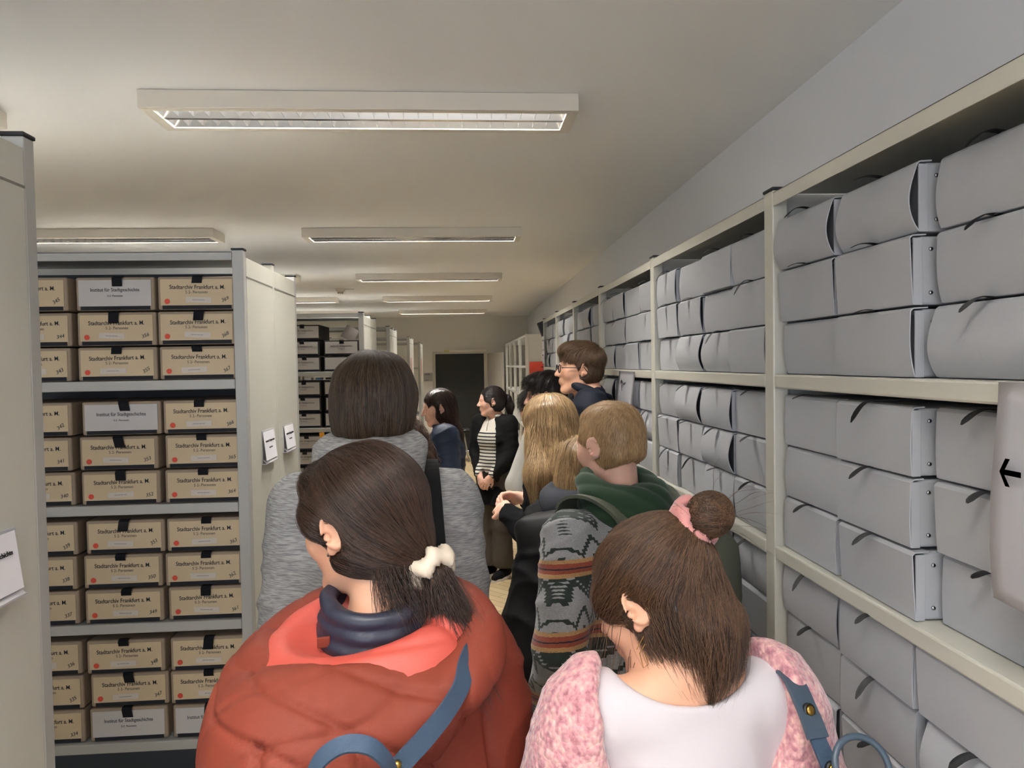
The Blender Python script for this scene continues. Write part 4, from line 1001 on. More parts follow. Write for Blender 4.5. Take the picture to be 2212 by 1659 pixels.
# ================================================================== woman in the rust puffer jacket
def person_rust():
    s=Person('p',(-.150,1.170),12,1.612,'person in a rust red hooded puffer jacket with a low ponytail and cream scrunchie',head=(46,8,0),hoff=(-.015,.035),w=1.0,
        arms={'L':((-.06,-.02,-.27),(.05,.16,-.17)),'R':((.035,-.02,-.27),(-.05,.16,-.17))},detail=.0026,drop=.055)
    s.browmat=H_dark; s.body()
    T=s.H((0.012,-.112,-.07))
    tail=[T,T+[.012,-.022,-.02],T+[.03,-.03,-.07],T+[.05,-.03,-.12]]
    def ex(g,E):
        E((0,-.085,-.045),(.045,.035,.045),.03)
        for a,b,ra,rb in zip(tail,tail[1:],(.014,.022,.026),(.022,.026,.012)): g.cap(a,b,ra,rb,.012)
        E((0,.07,.075),(.06,.032,.035),.02)
        for sx in (-1,1): E((sx*.066,.035,.022),(.020,.040,.036),.02)
    def post(me): return me
    hull=s.scalp(.016,ex,lo=(-.2,-.26,-.3),hi=(.2,.16,.17),napez=-.30,face=(.074,.055,.085),earcut=True,disp=lambda P,N:.0012*wav(P,90,60,20,0,2.2,14))
    cc=s.hc
    up=lambda P,N: (P@np.array([0,0,1])>T[2]-.02)
    st=strands(hull,9500,toward(T),13,.0165,.0005,.0035,region=lambda P,N:up(P,N),seed=1,jit=.12)
    low=strands(hull,2600,lambda p,u,n:(.25+.25*u,-.3,-1),9,.014,.0005,.004,region=lambda P,N:(P[:,2]<T[2]+.012)&(np.linalg.norm(P[:,:2]-T[:2],axis=1)<.09),seed=2,jit=.5,proj=False,taper=.15)
    hair_object('hair',hull,H_dark,[st,low],s.root)
    scrunchie('scrunchie',T+np.array([.004,-.012,-.006]),np.array(Vector((.45,-.55,-.75)).to_track_quat('Z','Y').to_matrix()),.030,.0155,M_cream,s.root,lobes=7,amp=.13)
    b=MB(); p=s.H((-.083,.0045,-.034)); b.cyl(tuple(p-[.002,.002,0]),tuple(p+[-.0035,-.001,0]),.0022,.0022,10); b.obj('stud_earring',M_chrome,s.root)
    # jacket
    k=s.k; zs=s.z['sh']
    def ex2(g):
        g.ell((-.03,-.07,zs-.13),(.19,.11,.13),.06); g.ell((0,0,zs-.24),(.22,.165,.16),.05)
        for sx in (-1,1): g.cap((sx*.165,-.01,zs-.03),(sx*.192,-.015,zs-.28),.076,.088,k=.03)
    def quilt(P,N):
        z=P[:,2]; f=folds(.010,(14,9,16),.6)(P,N); seam=np.exp(-((P[:,0]-.178-.02*np.sin(9*z))/.006)**2)*.008*(P[:,1]<.05); return f-seam
    o=s.top('jacket',M_rust,t=.040,hem=.72,res=.0075,extra=ex2,amp=0,neck=.088,post=lambda g: g.ell((-.02,-.03,zs+.118),(.17,.15,.078),.02,'s'))
    P=np.empty(len(o.data.vertices)*3,dtype=f32); o.data.vertices.foreach_get('co',P); P=P.reshape(-1,3).astype(float); NN=np.empty(len(P)*3,dtype=f32); o.data.vertices.foreach_get('normal',NN); NN=NN.reshape(-1,3)
    o.data.vertices.foreach_set('co',(P+NN*quilt(P,NN)[:,None]).astype(f32).ravel()); o.data.update()
    # hood lying on the back: outer bag, padded rim and coral inside
    hc=np.array([-.025,-.06,zs+.040]); Mt=rotm(0,0,0)@np.array(Matrix.Rotation(math.radians(22),3,'X')@Matrix.Rotation(math.radians(-13),3,'Y'))
    g=SDF(axis(-.42,.34,.006),axis(-.36,.22,.006),axis(zs-.36,zs+.16,.006))
    g.torus(hc,.165,.034,0.01,M=Mt,sq=(1.10,.92))
    g.ell(hc+[-.045,-.07,-.085],(.150,.105,.125),.03); g.ell(hc+[-.10,-.05,-.11],(.13,.13,.13),.04); g.ell(hc+[.06,-.045,-.045],(.105,.09,.075),.04); g.ell(hc+[-.08,-.06,-.17],(.12,.09,.10),.05)
    g.ell(hc+[.0,.012,.075],(.155,.105,.092),.012,'s',R=Mt)
    def hoodf(P,N):
        q=P-hc; a=np.arctan2(q[:,1]+.02,q[:,0]); r=np.sqrt(q[:,0]**2+q[:,1]**2); zt=q[:,2]+.23*q[:,0]*-1+.0
        seam=-.013*np.exp(-((q[:,2]-.4*(q[:,1]+.1)-.24*q[:,0]+.062)/.007)**2)
        w1=np.abs(wav(P,13,5,30,.4,1.8,8)); w2=np.abs(wav(P,-22,9,24,1.9,1.6,11)); w3=np.abs(wav(P,30,4,-10,3.1,1.9,9))
        cr=-.008*np.exp(-(w1/.2)**2)-.004*np.exp(-(w2/.18)**2)-.002*np.exp(-(w3/.18)**2)+.004*wav(P,9,6,14,1,1,7)
        v1=-.010*np.exp(-((q[:,0]+.035+.25*q[:,2])/.006)**2)-.008*np.exp(-((q[:,0]+.15+.1*q[:,2])/.006)**2)
        return (cr+.004+seam+v1*(q[:,2]<-.03))*np.clip((.05-q[:,2])/.05,.3,1)
    link(bpy.data.objects.new('hood',g.mesh('hood',M_rust,hoodf)),s.root)
    g=SDF(axis(-.32,.2,.006),axis(-.26,.16,.006),axis(zs-.14,zs+.12,.006))
    g.ell(hc+[0,.004,.014],(.172,.140,.062),.01,R=Mt); g.ell(hc+[.0,.012,.095],(.14,.095,.080),.02,'s',R=Mt)
    link(bpy.data.objects.new('hood_lining',g.mesh('hood_lining',M_coral,lambda P,N:.003-.005*np.exp(-(np.abs(wav(P,20,12,16,1,2.,9))/.3)**2)-.003*np.exp(-(np.abs(wav(P,-14,34,10,2,2,10))/.3)**2))),s.root)
    # navy quilted collar of the vest below
    nz=s.z['neck']+.058; g=SDF(axis(-.16,.16,.004),axis(-.16,.16,.004),axis(nz-.12,nz+.09,.004))
    for j,(dz,rr) in enumerate(((-.062,.088),(-.038,.082),(-.014,.078),(.010,.076))): g.torus((0,-.005+dz*-.0,nz+dz),rr,.0145,.004,sq=(1,.98),M=np.array(Matrix.Rotation(math.radians(12),3,'X')))
    link(bpy.data.objects.new('collar',g.mesh('collar',M_navyp,lambda P,N:.0012*wav(P,120,110,20,0,2,30))),s.root)
    b=MB(); b.box((-.095,-.055,nz-.045),(-.075,-.050,nz-.028),.002); b.obj('zip_pull',M_rust,s.root)
    s.trousers(M_jeansd); s.shoes(M_black)
    # backpack worn low on the back
    bp=empty('backpack',(s.root.location.x,s.root.location.y,0),math.radians(12),'blue webbing backpack on the rust jacket, strap crossing the back and loop handle at bottom','backpack')
    g=SDF(axis(-.22,.26,.008),axis(-.42,-.1,.008),axis(.62,1.22,.008)); g.ell((.0,-.27,.92),(.15,.085,.22),.01); g.cap((-.1,-.27,1.08),(.08,-.27,1.08),.07,k=.04)
    link(bpy.data.objects.new('bag_body',g.mesh('bag_body',M_bluew,folds(.003))),bp)
    pts=[(.135,-.13,1.322),(.112,-.175,1.318),(.096,-.212,1.301),(.068,-.246,1.285),(.034,-.268,1.264),(.004,-.280,1.244),(-.023,-.285,1.21),(-.04,-.28,1.15)]
    strap(pts,[(.5,-.5,.8),(.4,-.8,.4),(.3,-1,.25),(.2,-1,.1),(.1,-1,0.1),(.1,-1,.1),(0,-1,0),(0,-1,0)],.027,.004,'strap',M_bluew,bp)
    pts=[(-.106,-.300,1.235),(-.102,-.304,1.262),(-.090,-.311,1.285),(-.066,-.320,1.300),(-.039,-.325,1.296),(-.020,-.322,1.274),(-.012,-.312,1.250),(-.012,-.30,1.22)]
    strap(pts,[(-1,-.6,.1),(-1,-.6,.2),(-.8,-.6,.6),(-.3,-.6,1),(.2,-.6,1),(.7,-.6,.7),(1,-.6,.2),(1,-.6,.1)],.022,.004,'loop_handle',M_bluew,bp)
    MB().cyl((-.002,-.286,1.247),(-.002,-.293,1.249),.006,.005,14).obj('stud',M_brass,bp,True)
    return s
# ================================================================== woman in the pink cardigan
def person_pink():
    s=Person('p',(.338,1.105),4,1.482,'person in a white tee and pink knit cardigan with hair tied in a bun',head=(46,24,4),hoff=(-.022,.045),w=1.02,
        arms={'L':((-.055,-.0,-.25),(.05,.17,-.14)),'R':((.07,-.01,-.25),(-.05,.17,-.14))},detail=.0026,drop=-.012)
    s.browmat=H_brown; s.body()
    T=s.H((.018,-.092,.092)); BC=T+np.array([.027,-.022,.024])
    nb=np.array([.01,-.075,s.z['sh']+.05])
    def ex(g,E):
        E((0,-.08,-.05),(.055,.04,.06),.03); E((0,-.055,.085),(.045,.045,.035),.03)
        g.ell(BC,(.037,.034,.037),.006)
        g.cap(s.H((.045,-.085,-.07)),np.array([.03,-.06,s.z['sh']+.13]),.03,.012,.03)
        for sx in (-1,1): E((sx*.066,.038,.018),(.018,.04,.036),.02)
    hull=s.scalp(.013,ex,lo=(-.22,-.26,-.3),hi=(.22,.18,.2),napez=-.3,face=(.08,.052,.085),disp=lambda P,N:.0016*wav(P,80,60,30,0,2.2,14))
    reg=lambda P,N:(np.linalg.norm(P-BC,axis=1)>.04)
    headc=s.hc
    st=strands(hull,8500,toward(T),13,.0165,.0005,.0045,region=lambda P,N:reg(P,N)&((P-headc)@s.F[0][:,2]>-.03),seed=5,jit=.28)
    def swirl(p,u,n):
        q=p-V3(BC); return Vector((-q.y,q.x,.25*q.z+.01))+Vector((.3*q.z,0,-.3*q.x))
    bn=strands(hull,2200,swirl,10,.009,.0006,.003,region=lambda P,N:np.linalg.norm(P-BC,axis=1)<.04,seed=6,jit=.25)
    NP=V3((.02,-.07,s.z['sh']+.02))
    low=strands(hull,4200,lambda p,u,n:tuple((NP-p).normalized()*.75+Vector((.05,-.15,-.55))),8,.0125,.0005,.004,region=lambda P,N:((P-headc)@s.F[0][:,2]<.01)&((P-headc)@s.F[0][:,1]<.02),seed=7,jit=.4,proj=False,taper=.12)
    wisp=strands(hull,70,lambda p,u,n:tuple(Vector((-.15,.1-.3*u,-1))),15,.0125,.0006,.01,region=lambda P,N:((P-headc)@s.F[0][:,1]>.02)&((P-headc)@s.F[0][:,2]<.03),seed=8,jit=.35,proj=False,taper=.1)
    fly=strands(hull,26,lambda p,u,n:tuple(n*1.2+Vector((.3,0,.3-u))),9,.009,.0004,.01,region=lambda P,N:np.linalg.norm(P-BC,axis=1)<.04,seed=9,jit=.8,proj=False,taper=.1)
    hair_object('hair',hull,H_brown,[st,bn,low,wisp,fly],s.root)
    scrunchie('scrunchie',(T*.75+BC*.25),np.array(Vector(BC-T).to_track_quat('Z','Y').to_matrix()),.037,.0135,M_pinks,s.root,lobes=6,amp=.15)
    e=s.H((-.083,.004,-.040)); b=MB(); q=lambda dx,dz:(e[0]+dx,e[1]-dx*.4,e[2]+dz)
    b.tube([q(.006,-.0),q(-.004,-.022)],.0007,5).tube([q(.008,-.012),q(.0,-.028),q(.005,-.05),q(.012,-.044),q(.007,-.026)],.0008,5); b.obj('earring',M_gold,s.root)
    zs=s.z['sh']
    s.top('tee',M_tee,t=.012,hem=.80,res=.006,amp=.003,neck=.112,neckz=s.z['neck']-.033,sl_t=.006,fs=(12,8,9))
    # cardigan slipped wide over both shoulders
    def ex2(g):
        for sx in (-1,1): g.cap((sx*.17,-.01,zs-.035),(sx*.225,-.0,zs-.27),.072,.086,k=.03)
        g.cap((-.2,-.03,zs-.3),(.2,-.03,zs-.3),.13,k=.06,sq=(1,.9,1))
    def post(g):
        g.ell((-.0,-.10,zs+.03),(.150,.20,.235),.02,'s'); g.ell((0,.05,zs+.0),(.12,.3,.3),.02,'s')
    s.top('cardigan',M_knit,t=.034,hem=.70,res=.0065,extra=ex2,post=post,amp=.006,neck=.12,fs=(16,12,20))
    s.trousers(M_jeansd); s.shoes(M_beige)
    bp=empty('shoulder_bag',(s.root.location.x,s.root.location.y,0),math.radians(4),'slate blue bag with brass snaps and ring handle hanging at the pink cardigan shoulder','bag')
    g=SDF(axis(.1,.46,.006),axis(-.26,.02,.006),axis(.80,1.16,.006)); g.cap((.175,-.17,1.10),(.26,-.16,1.085),.034,k=.03); g.cap((.21,-.17,1.05),(.22,-.16,.9),.075,.075,k=.03)
    link(bpy.data.objects.new('bag_body',g.mesh('bag_body',M_slate,folds(.004))),bp)
    P1=[(.160,.03,1.225),(.160,-.045,1.252),(.160,-.096,1.222),(.162,-.122,1.192),(.170,-.140,1.158),(.18,-.150,1.12),(.19,-.16,1.07)]
    nn=[(.2,.1,1),(.2,-.5,.8),(.25,-.9,.4),(.2,-1,.2),(.15,-1,.1),(.1,-1,.1),(.1,-1,0)]
    strap(P1[:4],nn[:4],.036,.006,'strap',M_slate,bp); strap(P1[2:],nn[2:],.026,.004,'webbing',M_bluew,bp)
    for q,n in ((P1[2],(.25,-.9,.4)),(P1[4],(.1,-1,.3))):
        n=Vector(n).normalized(); q=Vector(q)+n*.006
        MB().cyl(q-n*.002,q+n*.003,.0105,.010,20).obj('snap_tab',M_cap,bp,True); MB().cyl(q+n*.003,q+n*.006,.008,.006,18).obj('snap',M_brass,bp,True)
    c=Vector((.205,-.165,1.170)); b=MB(); b.tube([c+Vector((.040*math.cos(a),.02*math.sin(a),.034*math.sin(a))) for a in np.linspace(0,2*math.pi,28,endpoint=False)],.0050,8,closed=True); b.obj('ring_handle',M_slate,bp,True)
    return s
# ================================================================== person in the grey hoodie
def person_grey():
    s=Person('p',(-.205,1.63),-3,1.770,'person in a light grey heather hoodie with a short brown bob, seen from behind',head=(-6,3,0),hoff=(0,.03),w=1.02,
        arms={'L':((-.022,-.03,-.27),(.07,.2,-.05)),'R':((.022,-.03,-.27),(-.07,.2,-.05))})
    s.browmat=H_bob; s.body()
    def ex(g,E):
        E((0,-.020,-.02),(.076,.098,.10),.03); E((0,-.015,.05),(.077,.1,.08),.03)
    hull=s.scalp(.018,ex,napez=-.088,earcut=False,face=(.08,.06,.1),lo=(-.16,-.2,-.2),disp=lambda P,N:.0018*wav(P,85,60,12,0,2.2,12))
    cr=V3(s.H((0,-.03,.125)))
    def dn(p,u,n):
        q=p-cr; q.z=0; return q*6*(1-u)+Vector((0,0,-1.0))
    st=strands(hull,7000,dn,15,.0165,.0006,.004,seed=11,jit=.16,region=lambda P,N:P[:,2]>s.hc[2]-.05)
    tipz=s.hc[2]-.085
    hair_object('hair',hull,H_bob,[st],s.root)
    def ex2(g):
        zs=s.z['sh']
        for sx in (-1,1):
            E=s.arm['L' if sx<0 else 'R'][1]; g.cap((sx*.15,-.01,zs-.04),E+[sx*-.005,-.01,.0],.056,.062,k=.03); g.ell(E+[sx*-.012,.0,-.02],(.062,.08,.065),.03)
    s.top('hoodie',M_heather,t=.028,hem=.86,res=.007,extra=ex2,amp=.010,neck=.07,fs=(12,8,18))
    nz=s.z['neck']
    hood_roll(s,M_heather,'hood',(0,-.035,nz+.072),.082,.036,tilt=(0,-10,0),sq=(1.06,.98),bag=[((0,-.045,-.055),(.118,.075,.075))],cutneck=((0,.03,.04),(.06,.07,.07)),amp=.005)
    s.trousers(M_black); s.shoes(M_black)
    bg=empty('crossbody_bag',(s.root.location.x,s.root.location.y,0),math.radians(-3),'black bag with a wide black strap over the grey hoodie right shoulder','bag')
    g=SDF(axis(.02,.36,.008),axis(-.24,.0,.008),axis(.86,1.26,.008)); g.cap((.13,-.16,1.12),(.25,-.12,1.12),.05,k=.04); g.cap((.13,-.165,.98),(.27,-.12,.98),.06,k=.06)
    link(bpy.data.objects.new('bag_body',g.mesh('bag_body',M_blknyl,folds(.003))),bg)
    zs=s.z['sh']
    strap([(.125,.04,zs+.075),(.13,-.03,zs+.095),(.14,-.085,zs+.06),(.15,-.13,zs-.02),(.16,-.158,zs-.12),(.17,-.165,zs-.25)],[(0,.2,1),(.1,-.3,1),(.1,-.8,.6),(.1,-1,.2),(0,-1,0),(0,-1,0)],.032,.008,'strap',M_black,bg)
    return s
# ================================================================== fair haired man in patterned jacket
def person_zig():
    s=Person('p',(.420,1.925),30,1.638,'man with short fair hair in a zigzag patterned wool jacket and dark green hood',head=(9,6,0),hoff=(-.0,.03),w=1.04,fem=False,hs=.97,skin=M_skin2,drop=.05,
        arms={'L':((-.075,-.05,-.275),(.04,.12,-.2)),'R':((.06,-.03,-.27),(-.03,.14,-.18))},detail=.0035)
    s.browmat=H_fair; s.body()
    def ex(g,E):
        E((0,.0,.083),(.062,.082,.036),.03)
        for sx in (-1,1): E((sx*.062,.03,.03),(.014,.03,.03),.015)
    hull=s.scalp(.005,ex,napez=-.07,face=(.09,.052,.085),disp=lambda P,N:.0008*wav(P,180,140,120,0,2,30))
    whorl=V3(s.H((.02,-.065,.105)))
    def sh(p,u,n):
        q=p-whorl; t=Vector((-q.y,q.x,0))*.6; return q*5+t*1.5+Vector((0,0,-.30))
    st=strands(hull,11000,sh,3,.0062,.00042,.0026,seed=21,jit=.22,taper=.2)
    hair_object('hair',hull,H_fair,[st],s.root,basetint=.25)
    s.top('jacket',M_zig,t=.030,hem=.78,res=.0075,amp=.009,neck=.08,sl_t=.032,fs=(12,10,20))
    nz=s.z['neck']
    def ex3(g,c):
        g.ell(c+[.0,-.045,-.055],(.125,.09,.065),.03); g.ell(c+[.0,-.0,-.05],(.12,.11,.05),.03)
        g.cap(c+[-.07,.05,-.03],c+[-.03,.09,-.09],.03,.02,k=.02)
    o=hood_roll(s,M_green,'hood',(.0,-.015,nz+.075),.086,.034,tilt=(0,-16,0),sq=(1.1,1.02),cutneck=((0,.02,.05),(.062,.062,.07)),amp=0,extra=ex3)
    P=np.empty(len(o.data.vertices)*3,dtype=f32); o.data.vertices.foreach_get('co',P); P=P.reshape(-1,3).astype(float); NN=np.empty(len(P)*3,dtype=f32); o.data.vertices.foreach_get('normal',NN); NN=NN.reshape(-1,3)
    q=P-np.array([0,-.012,nz]); fl=.006*np.abs(np.sin(52*(q[:,2]+.28*q[:,1]+.12*np.sin(8*q[:,0]))))-.003; o.data.vertices.foreach_set('co',(P+NN*fl[:,None]).astype(f32).ravel()); o.data.update()
    s.trousers(M_jeansd,hem=.1); s.shoes(M_black)
    zs=s.z['sh']
    bp=empty('backpack',(s.root.location.x,s.root.location.y,0),math.radians(30),'olive grey backpack with broad straps on the fair haired man','backpack')
    g=SDF(axis(-.2,.26,.008),axis(-.44,-.08,.008),axis(zs-.52,zs+.10,.008)); g.cap((.03,-.235,zs-.06),(.03,-.235,zs-.38),.135,.14,k=.03,sq=(1.1,.72,1)); g.ell((0,-.29,zs-.34),(.11,.06,.1),.02)
    link(bpy.data.objects.new('bag_body',g.mesh('bag_body',M_olive,folds(.004))),bp)
    for sx in (-1,1):
        strap([(sx*.085,-.15,zs-.03),(sx*.09,-.125,zs+.055),(sx*.112,-.07,zs+.098),(sx*.122,-.005,zs+.105),(sx*.130,.055,zs+.08),(sx*.115,.095,zs+.0),(sx*.12,.125,zs-.09),(sx*.14,.1,zs-.25)],[(0,-.8,.5),(0,-.6,.8),(0,-.3,1),(0,.1,1),(0,.5,.8),(0,.9,.4),(0,1,0),(0,1,0)],.062,.009,'strap',M_olive,bp)
    return s
# ================================================================== tall man with glasses
def person_glasses():
    s=Person('p',(.562,3.25),86,1.838,'tall man in profile with dark framed glasses and a navy jacket',drop=-.055,head=(6,-2,0),hoff=(0,.025),w=.98,fem=False,detail=.004,hs=.96)
    s.browmat=H_mid; s.body(smile=1.)
    def ex(g,E):
        E((0,.04,.092),(.066,.060,.034),.03); E((.0,.075,.082),(.048,.022,.018),.02); E((0,-.03,.06),(.077,.085,.06),.03)
    hull=s.scalp(.012,ex,napez=-.085,face=(.09,.045,.075),disp=lambda P,N:.0012*wav(P,120,90,60,0,2,20))
    cr=V3(s.H((0,-.07,.11)))
    def sh(p,u,n):
        q=p-cr; f=V3(s.F[0]@np.array([0,1,0]));
        top=max(0.,(p.z-s.hc[2]-.045)/.06); return q.normalized()*.6+f*.45*top+n*(.05*top)+Vector((0,0,-1.1*(1-min(1,top))))
    hz=s.hc[2]
    st=strands(hull,5200,sh,6,.009,.0005,.007,seed=31,jit=.2,taper=.2,region=lambda P,N:P[:,2]>hz+.055)
    sd=strands(hull,5200,lambda p,u,n:tuple(V3(s.F[0][:,1])*-.5+Vector((0,0,-1))),3,.008,.0005,.003,seed=32,jit=.15,taper=.2,region=lambda P,N:P[:,2]<=hz+.075)
    hair_object('hair',hull,H_mid,[st,sd],s.root)
    # glasses
    gl=empty('glasses',tuple(s.root.location),s.root.rotation_euler.z,'black framed glasses worn by the tall man in profile','glasses')
    b=MB()
    for sx in (-1,1):
        b.tube([tuple(s.H((sx*.034+.024*math.cos(a)*(1.0),.1055-.06*abs(sx*.034+.024*math.cos(a))**1.4,.002+.0185*math.sin(a)))) for a in np.linspace(0,2*math.pi,22,endpoint=False)],  .0026,6,closed=True)
    b.tube([tuple(s.H((-.010,.105,.006))),tuple(s.H((0,.108,.009))),tuple(s.H((.010,.105,.006)))],.0018,6)
    b.obj('frame',M_cap,gl,True)
    for sx in (-1,1):
        MB().tube([tuple(s.H((sx*.058,.098,.008))),tuple(s.H((sx*.0725,.085,.008))),tuple(s.H((sx*.080,.03,.008))),tuple(s.H((sx*.082,-.004,.010))),tuple(s.H((sx*.080,-.022,-.012)))],.0020,6).obj('temple_arm',M_cap,gl,True)
    s.top('jacket',M_navy,t=.026,hem=.80,res=.010,amp=.010,neck=.075)
    nz=s.z['neck']; hood_roll(s,M_navy,'collar',(0,-.02,nz+.012),.088,.022,tilt=(0,-22,0),sq=(1,1.05),cutneck=((0,.03,.02),(.065,.085,.06)),amp=.002,res=.007)
    s.trousers(M_jeansd); s.shoes(M_black); return s
# ================================================================== woman with long blond hair
def person_blond():
    s=Person('p',(.375,2.72),45,1.628,'person with long blond hair and a black wool coat, hands clasped in front',head=(-8,4,0),hoff=(-.045,.03),w=.92,
        arms={'L':((-.04,.0,-.25),(.035,.18,.10)),'R':((.0,.03,-.25),(-.17,.16,.13))},skin=M_skin2)
    s.browmat=H_blond
    s.body(hands=True,hand_pose={'L':dict(d=(.45,.85,.12),n=(-.55,.25,.8),curl=.75),'R':dict(d=(-.5,.8,.2),n=(.5,.3,.8),curl=.8)})
    def ex(g,E):
        E((0,-.03,-.04),(.088,.098,.1),.03)
        for a,b,ra,rb in (((0,-.06,-.05),(0,-.115,-.17),.080,.095),((0,-.115,-.17),(.02,-.165,-.32),.095,.05)): g.cap(s.H(a),s.H(b),ra,rb,.03,sq=(1.08,.62,1))
        g.chain([s.H((-.075,.0,-.03)),s.H((-.125,-.06,-.17)),s.H((-.13,-.09,-.33))],[.03,.045,.03],.03); g.cap(s.H((.078,.0,-.03)),s.H((.082,-.03,-.2)),.03,.03,.03)
    hull=s.scalp(.014,ex,napez=None,earcut=False,lo=(-.24,-.32,-.46),hi=(.24,.16,.17),face=(.05,.05,.12),disp=lambda P,N:.0022*wav(P,80,60,10,0,2.4,10))
    cr=V3(s.H((0,.01,.125)))
    def dn(p,u,n):
        q=p-cr; q.z=0; return q*5*max(0,(p.z-s.hc[2])/.12)+Vector((0,0,-1.0))
    st=strands(hull,5600,dn,24,.018,.0008,.006,seed=41,jit=.22)
    hair_object('hair',hull,H_blond,[st],s.root)
    s.top('coat',M_bwool,t=.022,hem=.70,res=.009,amp=.008,neck=.075,sl_t=.018)
    s.trousers(M_jeansd); s.shoes(M_black); return s
# ================================================================== shorter person with black backpack
def person_pack():
    s=Person('p',(.395,2.33),-14,1.500,'shorter person with fair hair over a navy hood, carrying the black backpack',head=(10,6,0),hoff=(0,.02),w=.98)
    s.browmat=H_blond; s.body(lip=False)
    def ex(g,E):
        E((0,-.02,-.04),(.086,.098,.09),.03); g.cap(s.H((-.03,-.05,-.05)),s.H((-.05,-.08,-.10)),.07,.05,.03,sq=(1,.6,1))
    hull=s.scalp(.014,ex,napez=None,earcut=False,lo=(-.2,-.24,-.36),hi=(.2,.16,.17),face=(.06,.06,.12),disp=lambda P,N:.0022*wav(P,80,60,10,0,2.4,10))
    cr=V3(s.H((0,.01,.125)))
    def dn(p,u,n):
        q=p-cr; q.z=0; return q*5*max(0,(p.z-s.hc[2])/.12)+Vector((0,0,-1.0))
    hair_object('hair',hull,H_blond,[strands(hull,3500,dn,20,.017,.0008,.005,seed=45,jit=.22)],s.root)
    s.top('coat',M_black,t=.032,hem=.36,res=.010,amp=.010,neck=.07,flare=.03)
    hood_roll(s,M_navyh,'hood',(-.01,-.045,s.z['neck']+.045),.092,.038,tilt=(0,-10,0),bag=[((0,-.06,-.045),(.11,.07,.07))],cutneck=((0,.03,.03),(.06,.07,.06)),amp=.006)
    s.trousers(M_jeansd,flare=.03); s.shoes(M_black)
    bp=empty('backpack',(s.root.location.x,s.root.location.y,0),math.radians(-14),'large black nylon backpack behind the clasped hands, in front of pale jeans','backpack')
    zs=s.z['sh']; g=SDF(axis(-.4,.26,.009),axis(-.48,-.02,.009),axis(zs-.66,zs+.10,.009))
    g.cap((-.06,-.20,zs-.05),(-.10,-.24,zs-.36),.135,.165,k=.05,sq=(1,.75,1)); g.ell((-.12,-.27,zs-.40),(.15,.10,.12),.04); g.cap((-.15,-.2,zs+.01),(.12,-.17,zs+.02),.04,k=.05)
    link(bpy.data.objects.new('bag_body',g.mesh('bag_body',M_blknyl,folds(.013,(12,9,14),1))),bp)
    for sx in (-1,1): strap([(sx*.085,-.16,zs-.02),(sx*.09,-.09,zs+.07),(sx*.1,0,zs+.085),(sx*.11,.09,zs+.03),(sx*.12,.13,zs-.1)],[(0,-.7,.6),(0,-.4,1),(0,0,1),(0,.7,.6),(0,1,0)],.05,.006,'strap',M_blknyl,bp)
    return s
